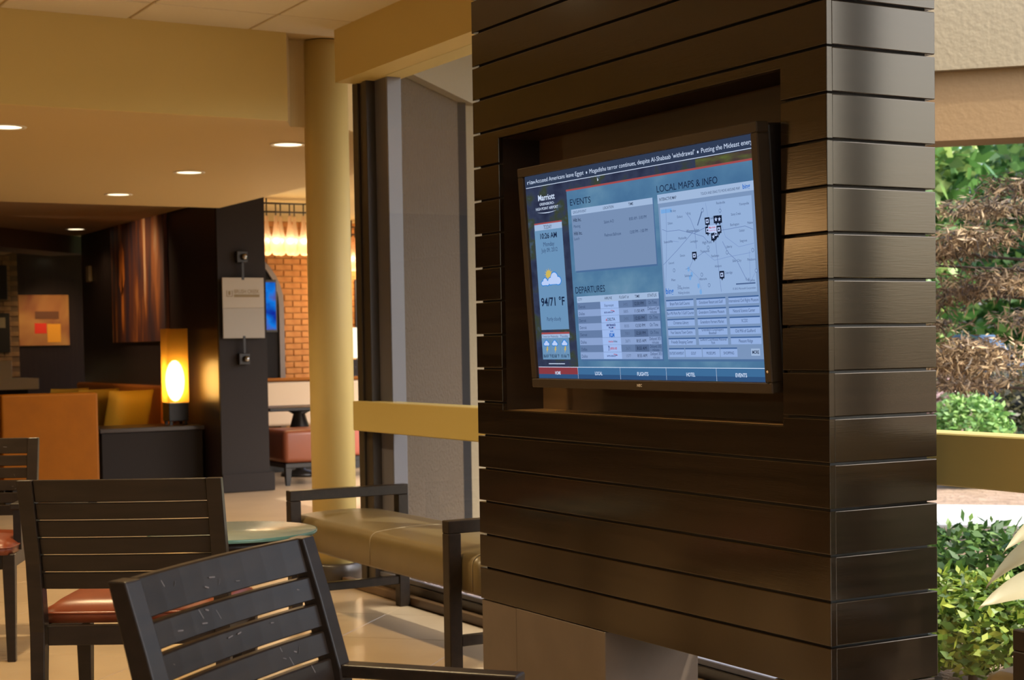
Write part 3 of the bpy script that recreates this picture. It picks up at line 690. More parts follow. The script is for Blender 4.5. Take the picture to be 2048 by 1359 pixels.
make_bench(-3.955, 'long tan bench with dark square arm frames, left of the screen pillar')
make_bench(0.565, 'tan bench whose arm frame just shows at the right edge of the photo', .17)

# ================================================================== PASSAGE DOWNLIGHTS
def downlight(x, y, z, r, energy, label, group, col=(1.0, 0.76, 0.42)):
    t = empty('ceiling_downlight', (x, y, z)); tag(t, label, 'ceiling light', group)
    MB().lathe([(r+.022, -.001), (r+.020, -.006), (r, -.006), (r-.004, .0)], 28, cap=False).build('trim_ring', M['trim_white'], t)
    MB().lathe([(0.0, -.0025), (r-.002, -.0025)], 28, cap=False).build('lens', M['lamp_white'], t)
    spot('lamp_light', (0, 0, -.03), energy, col, parent=t)
    return t
DL = 'round downlights in the passage ceiling'
downlight(-5.47, -0.87, SOF, .085, 125, 'round downlight at the left edge of the photo', DL)
downlight(-5.59, 0.76, SOF, .085, 125, 'round downlight partly hidden by the column', DL)
downlight(-7.21, 0.70, SOF, .085, 125, 'round downlight in the middle of the passage ceiling', DL)
downlight(-8.86, 0.69, SOF, .085, 125, 'round downlight nearest to the dark wall', DL)
k_ = 0
for x in (-3.3, -0.9, 1.5):  # unseen fixtures, added to give the lobby its light
    for y in (-4.2, -1.3):
        k_ += 1; downlight(x, y, CEIL-.004, .08, (300, 270, 110)[(k_-1)//2], 'unseen downlight added to light the lobby', 'added lobby downlights out of view', (1.0, 0.74, 0.40))

# ================================================================== RESTAURANT BEYOND
# ceilings there
struct(box('ceiling_restaurant', mat('brown_ceiling', (0.30, 0.18, 0.08), 0.7), -21, -9.76, -6.5, 2.0, 2.60, 2.75), 'brown ceiling of the dim room beyond the passage', 'ceiling')
struct(MB().prism([(-21, 1.81), (-5.76, 1.81), (-9.75, 5.8), (-21, 5.8)], 2, 2.78, 2.9).build('ceiling_dining', M['cream_ceiling']), 'cream ceiling above the brick dining area', 'ceiling')
struct(MB().bar((-11.2, -2.4, 2.50), (-15.5, 2.0, 2.50), .5, .20).build('beam_restaurant', mat('dark_beam', (0.08, 0.045, 0.02), 0.6)), 'dark slanting ceiling beam in the dim room', 'beam')
# dark wall block with pier end
wa = box('wall_dark', M['darkwall'], -15.12, -10.54, 2.04, 2.47, 0, 2.78); struct(wa, 'dark plum panelled wall carrying the tall abstract painting', 'wall')
pier = box('wall_pier', M['darkgrey'], -10.539, -10.50, 2.035, 2.485, 0, 2.78); struct(pier, 'charcoal end face of the dark wall with the hanging sign', 'wall')
box('baseboard', M['darkgrey'], -10.499, -10.475, 2.03, 2.525, 0, .165, pier, .004)
# hanging sign
sg = empty('wall_sign', (-10.45, 2.25, 1.65)); tag(sg, 'pale glass restaurant sign held by two dark brackets on the charcoal pier', 'sign')
MB().bbox(-.006, .006, -.195, .195, .0, .27, .002).build('panel', mat('sign_beige', (0.32, 0.275, 0.205), 0.5), sg)
MB().bbox(-.006, .006, -.195, .195, -.27, -.001, .002).build('panel', mat('sign_frosted', (0.26, 0.23, 0.18), 0.4), sg)
vs, fs = text_mesh('BRUSH CREEK', 0.01); a0 = min(v[0] for v in vs); a1 = max(v[0] for v in vs)
MB().add([(.0075, -.085+(v[0]-a0)/(a1-a0)*.235, .13+v[1]/CAP*.034) for v in vs], fs).build('lettering', M['gold'], sg)
MB().box(.006, .0078, -.088, .152, .096, .120).build('lettering_bar', M['gold'], sg)
lg = MB(); lg.box(.006, .0078, -.158, -.10, .10, .106); lg.box(.006, .0078, -.158, -.152, .10, .155); lg.box(.006, .0078, -.106, -.10, .10, .155); lg.box(.006, .0078, -.14, -.12, .115, .15); lg.build('emblem', M['gold'], sg)
for s in (1, -1):
    zc = .456*s
    b = MB().bbox(-.045, .006, -.05, .05, zc-.05, zc+.05, .004).build('bracket_plate', M['black'], sg)
    MB().sphere((.025, .01, zc), .03, 14, 10).build('knob', M['chrome'], b)
    MB().bbox(-.004, .010, -.012, .012, min(zc-.05*s, .25*s), max(zc-.05*s, .25*s), .002).build('strap', M['black'], sg)
# tall abstract painting on the dark wall
ap = empty('abstract_painting', (-12.85, 2.03, 2.05)); tag(ap, 'tall dark abstract painting with orange streaks on the plum wall', 'painting')
def art_mat(name, ramp, scale, detail=6):
    Ma = bpy.data.materials.new(name); Ma.use_nodes = True; t = Ma.node_tree; b = t.nodes['Principled BSDF']; b.inputs['Roughness'].default_value = .6
    tc = t.nodes.new('ShaderNodeTexCoord'); mp = t.nodes.new('ShaderNodeMapping'); mp.inputs['Scale'].default_value = scale
    n = t.nodes.new('ShaderNodeTexNoise'); n.inputs['Scale'].default_value = 1; n.inputs['Detail'].default_value = detail; n.inputs['Distortion'].default_value = .5
    r = t.nodes.new('ShaderNodeValToRGB')
    for k, (p_, c) in enumerate(ramp):
        el = r.color_ramp.elements[k] if k < 2 else r.color_ramp.elements.new(p_)
        el.position = p_; el.color = (*c, 1)
    t.links.new(tc.outputs['Object'], mp.inputs[0]); t.links.new(mp.outputs[0], n.inputs['Vector']); t.links.new(n.outputs[0], r.inputs[0]); t.links.new(r.outputs[0], b.inputs['Base Color'])
    return Ma
MB().bbox(-.92, .92, -.035, .009, -.68, .68, .004).build('canvas', art_mat('streak_art', [(.40, (.03, .012, .02)), (.54, (.10, .025, .01)), (.63, (.30, .09, .015)), (.72, (.5, .33, .2))], (5, 5, .8)), ap)
st = MB()
for (u0, u1, z0, z1) in ((-.62, -.40, -.20, .42), (-.55, -.46, -.6, .1)):
    st.add([(u0, -.037, z0+.2*(z1-z0)), ((u0+u1)/2, -.037, z0), (u1, -.037, z0+.3*(z1-z0)), (u1-.02, -.037, z0+.75*(z1-z0)), ((u0+u1)/2, -.037, z1), (u0+.02, -.037, z0+.7*(z1-z0))], [(0, 1, 2, 3, 4, 5)])
st.build('brush_stroke', art_mat('orange_stroke', [(.3, (.30, .07, .01)), (.6, (.55, .16, .02))], (8, 8, 2)), ap)
# small sensor on the wall
tag(MB().bbox(-14.80, -14.66, 1.995, 2.039, 2.06, 2.24, .012, 2).build('wall_thermostat', mat('old_beige', (.30, .22, .13), .5)), 'small beige wall unit left of the tall painting', 'thermostat')
# console and lamp
cn = empty('console_table', (-11.2, 1.54, 0)); tag(cn, 'low dark console cabinet standing below the glowing lamp', 'cabinet')
MB().bbox(-.30, .29, -.47, .46, 0.02, .555, .004).build('body', M['darkgrey'], cn); MB().bbox(-.31, .305, -.485, .475, .556, .595, .004).build('top', mat('console_top', (.045, .034, .028), .3), cn)
lp = empty('table_lamp', (-11.2, 1.845, .595)); tag(lp, 'tall square amber table lamp glowing on the console', 'lamp')
MB().bbox(-.095, .095, -.095, .095, .035, .205, .006).build('base', M['black'], lp)
for sx in (-.07, .07):
    for sy in (-.07, .07): MB().box(sx-.012, sx+.012, sy-.012, sy+.012, 0, .0345).build('foot', M['black'], lp)
sh = MB(); r_ = .098
sh.add([(-r_, -r_, .206), (r_, -r_, .206), (r_, r_, .206), (-r_, r_, .206), (-r_, -r_, .885), (r_, -r_, .885), (r_, r_, .885), (-r_, r_, .885)], [(0, 1, 5, 4), (1, 2, 6, 5), (2, 3, 7, 6), (3, 0, 4, 7)])
sh.build('shade', shade_mat('amber_shade', (0.90, 0.40, 0.05), .45, (1.0, 0.88, 0.62)), lp)
MB().sphere((0, 0, .405), .086, 20, 14, (1, 1, 2.2)).build('bulb', emat('lamp_bulb', (255, 222, 150), 16.0), lp)
point('lamp_light', (-.0, .0, .41), 60, (1.0, .58, .12), .08, lp)
# yellow sofa with its back to the lobby
M['yellow'] = mat('mustard_leather', (0.25, 0.078, 0.0), 0.5, ior=1.3, noise=(6, (.22, .068, .0), .4, .7))
M['orange'] = mat('orange_leather', (0.42, 0.12, 0.012), 0.42)
M['pillow'] = mat('yellow_pillow', (0.52, 0.33, 0.03), 0.75, bump=(60, .3, .004))
sf = empty('sofa', (-10.06, 0.42, 0)); tag(sf, 'mustard leather sofa seen from behind, in front of the dark room', 'sofa')
MB().bbox(-.10, .055, -.40, .385, .20, .945, .02, 3).build('backrest', M['yellow'], sf); MB().bbox(-.85, -.101, -.40, .385, .20, .44, .03, 3).build('seat', M['yellow'], sf)
for sx in (-.8, 0): 
    for sy in (-.35, .33): MB().box(sx-.03, sx+.03, sy-.03, sy+.03, 0, .2).build('leg', M['black'], sf)
MB().box(-.85, .03, -.39, .375, .12, .199).build('plinth', M['black'], sf)
bq = empty('banquette', (-13.4, 1.65, 0)); tag(bq, 'orange leather banquette running along the plum wall behind the pillows', 'banquette')
MB().bbox(-1.6, 1.55, .26, .385, .42, .94, .03, 3).build('backrest', M['orange'], bq); MB().bbox(-1.6, 1.55, -.35, .259, .15, .46, .03, 3).build('seat', M['yellow'], bq)
def pillow(loc, rz, tilt, label):
    mb = MB(); N = 12; vs = []
    for sgn in (1, -1):
        for i in range(N+1):
            for j in range(N+1):
                u, v = -1+2*i/N, -1+2*j/N; k = 1-.12*(u*u*v*v); d = max(0, (1-u**4)*(1-v**4))**.5
                vs.append((u*.25*(1+.03*v*v), sgn*.085*d, v*.225*(1+.03*u*u)))
    n2 = (N+1)**2
    fs = [(i*(N+1)+j, (i+1)*(N+1)+j, (i+1)*(N+1)+j+1, i*(N+1)+j+1) for i in range(N) for j in range(N)]
    fs = fs+[tuple(n2+q for q in reversed(f)) for f in fs]
    o = mb.add(vs, fs, True).build('pillow', M['pillow'], None, loc, (tilt, 0, rz)); tag(o, label, 'pillow', 'yellow pillows on the banquette'); return o
pillow((-11.90, 1.60, .69), R(-70), R(-18), 'yellow square pillow nearest to the lamp')
pillow((-12.15, 1.36, .70), R(-62), R(-14), 'yellow square pillow in the middle of the three')
pillow((-12.45, 1.16, .705), R(-58), R(-12), 'yellow square pillow farthest from the lamp')

# dim room at far left
struct(box('wall_back', M['darkwall'], -19.15, -19.0, 2.17, 5.8, 0, 2.9), 'dark back wall of the dim room with the square painting', 'wall')
M['brick'] = mat('orange_brick', (0.40, 0.145, 0.035), 0.85, noise=(9, (.52, .22, .06), .35, .7), bump=(70, .3, .006))
M['brick_brown'] = mat('brown_brick', (0.16, 0.085, 0.035), 0.85, noise=(9, (.22, .12, .05), .35, .7))
M['mortar'] = mat('mortar', (0.34, 0.17, 0.055), 0.9)
bw = box('wall_brick_far', mat('mortar_dark', (.12, .07, .035), .9), -19.2, -18.93, -6.5, 2.165, 0, 2.75); struct(bw, 'brown brick wall strip in the dim room', 'wall')
brk2 = MB().bbox(0, .03, -.098, .098, -.030, .030, .004).mesh('brick'); brk2.materials.append(M['brick_brown'])
for k in range(38):
    for j in range(3):
        y = 2.165-.1-j*.205-(.1 if k % 2 else 0)
        link('brick', brk2, None, bw, (-18.945, y, .04+k*.068))
for (z0, z1, y1, lab) in ((2.0, 2.46, 2.02, 'dark wall screen on the brown bricks, upper one'), (1.29, 1.82, 2.04, 'dark framed picture on the brown bricks, lower one')):
    t = empty('wall_frame', (-18.9, 1.5, (z0+z1)/2)); tag(t, lab, 'frame'); hz = (z1-z0)/2
    MB().bbox(-.03, .02, -.5, y1-1.5, -hz, hz, .006).build('frame', M['black'], t)
    if z0 < 1.5: MB().box(.02, .024, -.44, y1-1.56, hz-.20, hz-.06).build('picture', mat('pale_print', (.18, .14, .08), .5), t)
sp = empty('square_painting', (-18.99, 2.515, 1.72)); tag(sp, 'square red and yellow abstract painting on the dark back wall', 'painting')
MB().bbox(0, .03, -.34, .34, -.345, .345, .004).build('canvas', art_mat('sunset_art', [(.30, (.22, .05, .02)), (.5, (.38, .15, .04)), (.66, (.50, .24, .06))], (2.2, 2.2, 2.2), 2), sp)
MB().box(.0305, .033, .04, .22, -.30, -.05).build('patch', mat('yellow_patch', (.85, .36, .02), .6), sp); MB().box(.0305, .033, -.13, .03, -.18, -.04).build('patch', mat('red_patch', (.75, .03, .01), .6), sp)
MB().box(.0305, .033, -.12, .2, .02, .12).build('patch', mat('dark_patch', (.14, .05, .02), .6), sp)
spot('painting_fill_light', (-12.6, 0.7, 2.55), 95, (1, .70, .40), R(75)).rotation_euler = (R(62), 0, 0)  # spot added to brighten the dark painting, no fixture modelled
spot('picture_light', (-17.6, 2.5, 2.55), 50, (1, .66, .34), R(70)).rotation_euler = (0, R(40), 0)
ct = empty('host_counter', (-16.3, 1.3, 0)); tag(ct, 'pale stone topped counter in the dim room', 'counter')
MB().bbox(-.3, .3, -1.2, .30, 0, .85, .004).build('body', M['darkgrey'], ct); MB().bbox(-.34, .34, -1.2, .42, .851, .98, .004).build('counter_top', mat('pale_stone', (.75, .60, .42), .5), ct); MB().bbox(-.34, .30, -1.2, .12, .981, 1.19, .004).build('raised_ledge', mat('pale_stone_b', (.75, .60, .42), .5), ct)
downlight(-18.5, 2.66, 2.60, .10, 22, 'small ceiling light in the dim room above the square painting', 'dim room lights', (1, .7, .36))
downlight(-14.1, 1.72, 2.60, .09, 14, 'small ceiling light in the dim room beside the plum wall', 'dim room lights', (1, .7, .36))

# brick dining area seen beside the column
bw = box('wall_brick', M['mortar'], -14.95, -14.62, 2.48, 6.4, 0, 2.78); struct(bw, 'orange brick wall of the dining area', 'wall')
brk = MB().bbox(0, .03, -.100, .100, -.0315, .0315, .004).mesh('brick'); brk.materials.append(M['brick'])
for k in range(28):
    for j in range(10):
        y = 3.86+j*.212+(.106 if k % 2 else 0)
        if y > 5.8: continue
        link('brick', brk, None, bw, (-14.634, y, .80+k*.072))
ar = empty('wall_arch', (-14.35, 3.44, 0)); struct(ar, 'dark rounded archway in front of the brick wall', 'wall')
def arch(r0, r1, xa, xb, zc, name, m):
    mb = MB(); pts0, pts1 = [(r0, 0)], [(r1, 0)]
    for k in range(0, 19): a = math.pi*k/18; pts0.append((r0*math.cos(a), zc+r0*math.sin(a))); pts1.append((r1*math.cos(a), zc+r1*math.sin(a)))
    pts0.append((-r0, 0)); pts1.append((-r1, 0)); n = len(pts0); vs = []
    for (a, b), (c, d) in zip(pts0, pts1): vs += [(xa, a, b), (xb, a, b), (xb, c, d), (xa, c, d)]
    fs = [(0, 1, 2, 3), tuple(4*(n-1)+k for k in (3, 2, 1, 0))]
    for i in range(n-1): fs += [(4*i+k, 4*i+4+k, 4*i+4+(k+1) % 4, 4*i+(k+1) % 4) for k in range(4)]
    mb.add(vs, fs); return mb.build(name, m, ar)
arch(.46, .66, -.2, .10, 1.78, 'arch_reveal', mat('arch_dark', (.008, .006, .006), .9)); arch(.63, .69, .101, .13, 1.78, 'arch_trim', mat('grey_trim', (.20, .155, .125), .5))
def bgtv(loc, label, w_=.6):
    t = empty('wall_television', loc); tag(t, label, 'television', 'lit televisions in the dining area')
    MB().bbox(-.03, .0, -w_/2-.02, w_/2+.02, -.30, .30, .006).build('frame', M['black'], t)
    s_ = MB().box(.0, .004, -w_/2, w_/2, -.27, .27).build('screen', emat('bg_screen', (20, 80, 190), 1.0, ((3, 3, 4), [(.35, (16, 40, 150)), (.55, (20, 120, 220)), (.7, (90, 80, 150))])), t)
bgtv((-14.1, 3.72, 1.77), 'blue lit television inside the archway', .52); bgtv((-14.55, 5.45, 1.80), 'blue lit television glimpsed right of the column', .5)
# chandeliers of drop-shaped glass shades
M['drop'] = shade_mat('milky_drop_glass', (1.0, 0.86, 0.70), .45)
M['bulb'] = emat('chandelier_bulb', (255, 236, 200), 9)
def chandelier(loc, n, label, step=.074):
    t = empty('chandelier', loc); tag(t, label, 'chandelier', 'chandeliers of hanging glass drops')
    L = n*step/2
    for z in (0, -.085, -.385): MB().tube([(0, -L, z), (0, L, z)], .009 if z > -.2 else .004, 8).build('frame_rod', M['frame'], t)
    for k in range(n):
        y = -L+step*(k+.5); dx = .10*(-1)**k; r = .056+.008*(k % 2)
        MB().tube([(dx*.3, y, 0), (dx*.3, y, -.13)], .007, 6).build('hanging_rod', M['frame'], t)
        d = MB().lathe([(.016, -.12), (.020, -.20), (.036, -.30), (r, -.385), (r+.006, -.42), (r, -.47), (.03, -.512), (.004, -.52)], 14, (dx*.3, y, 0), True, False).build('glass_drop', M['drop'], t)
        MB().sphere((dx*.3, y, -.375), .028, 10, 8).build('bulb', M['bulb'], d)
    for q in (-.7, .7): MB().tube([(0, L*q, .001), (0, L*q, .05 if loc[2] > 2.71 else .08)], .008, 6).build('suspension_rod', M['frame'], t)
    for q in (-.5, .5): point('chandelier_light', (0.0, L*q, -.66), 13, (1, .74, .42), .1, t)
    return t
chandelier((-11.9, 3.28, 2.73), 9, 'chandelier of milky glass drops with bright bulbs, left of the column'); chandelier((-14.2, 5.12, 2.70), 5, 'chandelier of milky glass drops glimpsed right of the column')
# booth, table, ottomans
bo = empty('booth_bench', (-13.0, 3.6, 0)); tag(bo, 'cream and gold booth bench in front of the brick wall', 'booth')
M['cream_vinyl'] = mat('cream_vinyl', (.55, .42, .27), .45)
MB().bbox(-.10, .10, -.6, .9, .45, .93, .03, 3).build('backrest', M['cream_vinyl'], bo); MB().bbox(-.115, .115, -.61, .91, .931, .965, .01).build('top_rail', M['yellow'], bo); MB().bbox(.101, .60, -.6, .9, .30, .44, .03, 3).build('seat', M['yellow'], bo); MB().bbox(.101, .58, -.6, .9, .10, .299, .01).build('seat_base', M['cream_vinyl'], bo); MB().box(-.10, .56, -.58, .88, 0, .099).build('plinth', M['black'], bo)
dt = empty('dining_table', (-11.9, 3.35, 0)); tag(dt, 'dark dining table with a turned pedestal beside the booth', 'table')
MB().bbox(-.35, .35, -.45, .30, .665, .70, .006).build('table_top', M['black'], dt); MB().lathe([(.20, 0), (.19, .03), (.05, .06), (.06, .25), (.11, .45), (.06, .62), (.14, .664)], 20).build('pedestal', M['black'], dt)
def ottoman(loc, label, m):
    t = empty('ottoman', loc, 0); tag(t, label, 'ottoman', 'leather ottomans in the dining area')
    MB().bbox(-.29, .29, -.29, .29, .21, .52, .05, 4, True).build('cushion', m, t); MB().bbox(-.27, .27, -.27, .27, .165, .209, .004).build('frame', M['black'], t)
    for sx in (-1, 1):
        for sy in (-1, 1): MB().hexa([(sx*.24-.018, sy*.24-.018, 0), (sx*.24+.018, sy*.24-.018, 0), (sx*.24+.018, sy*.24+.018, 0), (sx*.24-.018, sy*.24+.018, 0)], [(sx*.235-.03, sy*.235-.03, .1645), (sx*.235+.03, sy*.235-.03, .1645), (sx*.235+.03, sy*.235+.03, .1645), (sx*.235-.03, sy*.235+.03, .1645)]).build('leg', M['black'], t)
ottoman((-11.05, 3.02, 0), 'brown red leather ottoman left of the column base', mat('brown_leather', (.20, .055, .022), .35)); ottoman((-11.6, 3.92, 0), 'pinkish red leather ottoman glimpsed right of the column', mat('pink_leather', (.42, .11, .07), .4))
fl_ = empty('floor_lamp', (-13.78, 4.84, 0)); tag(fl_, 'white cylinder lamp glowing right of the column', 'lamp')
MB().lathe([(.12, 0), (.12, .02), (.012, .03), (.012, 1.16)], 16).build('stand', M['black'], fl_); MB().lathe([(.13, 1.16), (.13, 1.51)], 20, cap=False).build('shade', emat('white_shade', (255, 244, 214), 1.5), fl_)
point('lamp_light', (0, 0, 1.34), 8, (1, .75, .45), .1, fl_)
tu = empty('tufted_booth', (-13.3, 4.64, 0)); tag(tu, 'dark buttoned booth back glimpsed right of the column', 'booth')
MB().bbox(-.08, .08, -.35, .6, 0, 1.15, .03, 3).build('backrest', M['darkgrey'], tu)
for k in range(5):
    for j in range(8): MB().sphere((.082, -.3+j*.11, .68+k*.095), .012, 8, 6, (.5, 1, 1)).build('button', M['black'], tu)
# dining area light
for (x, y) in ((-12.4, 3.2), (-13.6, 4.4), (-8.2, 2.8)): downlight(x, y, 2.78, .08, 34, 'recessed downlight in the dining area ceiling', 'dining area downlights', (1, .66, .30))

# ================================================================== OUTSIDE
gr = box('ground', mat('mulch_ground', (.20, .13, .085), .95, noise=(6, (.30, .21, .15), .35, .7), bump=(20, .8, .05)), -60, 30, 0.81, 70, -.25, -.12); struct(gr, 'brown mulch garden ground outside the window', 'ground')
def strip(name, d0, d1, z, m, lab, cat):
    c = V((3.194, -2.763, 0)); n = V((-.69, .724, 0)).normalized(); s = V((n.y, -n.x, 0)); pts = []
    for dd, ss in ((d0, -9), (d0, 14), (d1, 14), (d1, -9)): q = c+n*dd+s*ss; pts.append((q.x, q.y))
    return struct(MB().prism(pts, 2, -.13, z).build(name, m), lab, cat)
strip('road', 12.2, 13.7, -.10, mat('pale_concrete', (.62, .60, .57), .8), 'pale concrete drive beyond the hedge', 'road')
strip('lawn', 17, 60, -.08, mat('lawn_green', (.10, .17, .05), .95, noise=(3, (.07, .12, .03), .4, .7)), 'green lawn beyond the drive', 'lawn')
# angled building wall, pier seen through the left pane; unseen sun-blocking slabs above
S45 = math.sqrt(.5)
def slab45(name, p0, p1, th, z0, z1, m, off=0.0):
    p0, p1 = V(p0), V(p1); n = V((S45, S45))
    a, b = p0+n*off, p1+n*off; c, d = b-n*th, a-n*th
    return MB().prism([a[:], b[:], c[:], d[:]], 2, z0, z1).build(name, m)
struct(slab45('wall_stucco', (-4.93, 1.06), (-5.93, 2.06), .12, -.1, 2.84, M['stucco']), 'brown stucco outer wall set at an angle behind the left pane', 'wall')
struct(slab45('wall_stucco_band', (-4.80, .93), (-6.1, 2.23), .3, 2.841, 3.5, M['stucco_cream'], .07), 'pale stucco band above the angled outer wall', 'wall')
struct(box('trim_1', mat('dark_strip', (.012, .010, .010), .8), -6.015, -5.94, 2.065, 2.125, -.1, 2.84), 'dark metal strip at the end of the stucco wall', 'trim')
struct(box('wall_pilaster', M['stucco_cream'], -6.5, -6.02, 2.13, 2.8, -.1, 2.84), 'pale stucco pilaster beside the screen pillar', 'wall')
struct(box('roof_eave_sun_block', M['stucco_cream'], -2.6, 6.6, 0.861, 1.3, 2.96, 3.1), 'unseen eave added over the lobby window to block sun', 'roof')  # out of view, added to limit the sun entering the lobby
struct(box('roof_slab_sun_block', M['stucco_cream'], -9.0, -1.0, 0.9, 3.7, 3.51, 3.65), 'unseen slab added to shade the angled outer wall and column', 'roof')  # out of view, added to keep sun off the stucco and column
# canopy beam, at 45 degrees
def cbeam(name, t0, t1, off, th, z0, z1, m, lab):
    c = V((-4.09, 4.78)); d = V((S45, S45)); n = V((S45, -S45)); a, b = c+d*t0+n*off, c+d*t1+n*off; e, f = b-n*th, a-n*th
    struct(MB().prism([a[:], b[:], e[:], f[:]], 2, z0, z1).build(name, m), lab, 'beam')
cbeam('beam_canopy', -1.2, 6, 0, .35, 2.52, 2.95, M['stucco_tan'], 'tan stucco canopy beam over the garden'); cbeam('beam_canopy_band', -1.2, 6, .06, .5, 2.951, 4.2, M['stucco_cream'], 'cream stucco band on top of the canopy beam')

# foliage
def leaf_mat(name, c0, c1, c2, scale=5.0, tr=.35):
    Ml = bpy.data.materials.new(name); Ml.use_nodes = True; t = Ml.node_tree; b = t.nodes['Principled BSDF']; b.inputs['Roughness'].default_value = .45
    g = t.nodes.new('ShaderNodeNewGeometry'); r = t.nodes.new('ShaderNodeValToRGB')
    for k, (p_, c) in enumerate(((0, c0), (.55, c1), (1, c2))):
        el = r.color_ramp.elements[k] if k < 2 else r.color_ramp.elements.new(p_)
        el.position = p_; el.color = (*c, 1)
    t.links.new(g.outputs['Random Per Island'], r.inputs[0]); t.links.new(r.outputs[0], b.inputs['Base Color'])
    tl = t.nodes.new('ShaderNodeBsdfTranslucent'); t.links.new(r.outputs[0], tl.inputs[0]); mx = t.nodes.new('ShaderNodeMixShader'); mx.inputs[0].default_value = tr
    t.links.new(b.outputs[0], mx.inputs[1]); t.links.new(tl.outputs[0], mx.inputs[2]); t.links.new(mx.outputs[0], t.nodes['Material Output'].inputs[0]); return Ml
def leaves(blobs, n, size, rng, asp=.5, droop=0.0, shell=.55):
    mb = MB()
    tot = sum(b[1][0]*b[1][1]*b[1][2] for b in blobs)
    for c, rad in blobs:
        for _ in range(int(n*rad[0]*rad[1]*rad[2]/tot)):
            while True:
                d = V((rng.uniform(-1, 1), rng.uniform(-1, 1), rng.uniform(-1, 1)))
                if .05 < d.length < 1: break
            d = d.normalized()*(shell+(1-shell)*rng.random())
            p = V(c)+V((d.x*rad[0], d.y*rad[1], d.z*rad[2]))
            a = V((rng.gauss(0, 1), rng.gauss(0, 1), rng.gauss(0, .6)-droop)).normalized(); nn = (d+V((rng.gauss(0, .6), rng.gauss(0, .6), rng.gauss(.3, .6)))).normalized()
            s = a.cross(nn).normalized(); l = size*rng.uniform(.6, 1.3); w_ = l*asp
            mb.add([p, p+a*l*.5+s*w_*.5, p+a*l, p+a*l*.5-s*w_*.5], [(0, 1, 2, 3)])
    return mb
def plant(name, loc, blobs, n, size, m, label, cat, group=None, asp=.5, droop=0.0, shell=.55, trunk=None, seed=1):
    t = empty(name, loc); tag(t, label, cat, group); rng = random.Random(seed)
    o = leaves(blobs, n, size, rng, asp, droop, shell).build('foliage', m, t); o['kind'] = 'stuff'
    tr = MB()
    for pts, r0, r1 in (trunk or []): tr.tube(pts, r0, 8, r1)
    if trunk: tr.build('trunk', mat('bark_'+name, (.07, .05, .035), .9), t)
    return t
def along(t, s=0.0):   # helper on the 45 degree hedge lines
    return (t*S45-s*S45, t*S45+s*S45)
gm1 = leaf_mat('azalea_green', (.015, .05, .012), (.05, .12, .025), (.14, .24, .05)); gm2 = leaf_mat('yellow_green_leaves', (.03, .07, .008), (.11, .19, .02), (.30, .34, .045)); gm3 = leaf_mat('tree_green', (.025, .08, .02), (.10, .22, .05), (.36, .46, .14)); gm4 = leaf_mat('maple_bronze', (.05, .035, .022), (.20, .125, .065), (.62, .46, .27)); gm5 = leaf_mat('bush_green', (.06, .16, .03), (.17, .34, .08), (.36, .52, .18)); gm6 = leaf_mat('pink_bloom', (.10, .16, .06), (.38, .22, .22), (.66, .5, .5))
def hedge(name, cx, cy, L, rad, h, n, size, m, label, seed):
    rng = random.Random(seed); blobs = []
    k = max(2, int(L/rad/1.1))
    for i in range(k):
        x, y = along(-L/2+L*i/(k-1)); blobs.append(((x+rng.uniform(-.08, .08), y+rng.uniform(-.08, .08), h*.5-.06), (rad*rng.uniform(.85, 1.1), rad*rng.uniform(.85, 1.1), h*.5*rng.uniform(.9, 1.1))))
    return plant(name, (cx, cy, 0), blobs, n, size, m, label, 'hedge', None, .45, -.2, .5, [([(b[0][0], b[0][1], -.12), (b[0][0], b[0][1], b[0][2])], .02, .01) for b in blobs], seed)
hedge('hedge', -2.45, 3.1, 3.4, .42, .42, 9000, .075, gm1, 'dark green clipped hedge beyond the window', 11)
hedge('hedge', -1.42, 2.02, 1.7, .40, .40, 11000, .055, gm2, 'sunny yellow green low hedge just outside the glass', 12)
rm = random.Random(77); mb_ = []
for k in range(46):
    a_, b_ = rm.uniform(-1.6, .45), rm.uniform(-.8, .8); h_ = rm.uniform(.95, 2.55)
    if a_ < -1.1 and h_ > 2.1: h_ -= .5
    mb_.append(((a_*.49+b_*.87, a_*.87-b_*.49, h_), (rm.uniform(.28, .5), rm.uniform(.28, .5), rm.uniform(.05, .10))))
br_ = [([(0, 0, 0), (.03, .05, .7), (-.08, -.1, 1.5), (-.1, -.2, 2.3)], .07, .03)]
for c_, r_2 in mb_[::2]: br_.append(([(-.06, -.08, min(1.5, c_[2]*.75)), (c_[0]*.5, c_[1]*.5, c_[2]*.95), (c_[0], c_[1], c_[2]-.02)], .022, .006))
plant('maple_tree', (-3.95, 6.35, -.1), mb_, 32000, .075, gm4, 'bronze leaved maple tree with drooping layered sprays', 'tree', None, .17, .55, .15, br_, 21)
plant('shade_shrub', (-10.1, 11.6, -.1), [((0, 0, .55), (1.0, 1.0, .62)), ((.9, 1.2, .6), (.9, .9, .65))], 5200, .10, leaf_mat('shade_brown', (.03, .03, .015), (.07, .06, .03), (.14, .12, .05)), 'dark brown green shrub below the maple', 'bush', None, .4, .2, .6, None, 24)
plant('round_bush', (-7.72, 8.40, -.1), [((0, 0, .42), (.40, .40, .46))], 3200, .075, gm5, 'round light green bush above the transom', 'bush', None, .5, 0, .75, None, 22)
plant('flower_bush', (-9.25, 9.55, -.1), [((0, 0, .55), (.34, .34, .5))], 1600, .11, gm6, 'pink flowering bush behind the round bush', 'bush', None, .6, 0, .6, None, 23)
rng = random.Random(5)
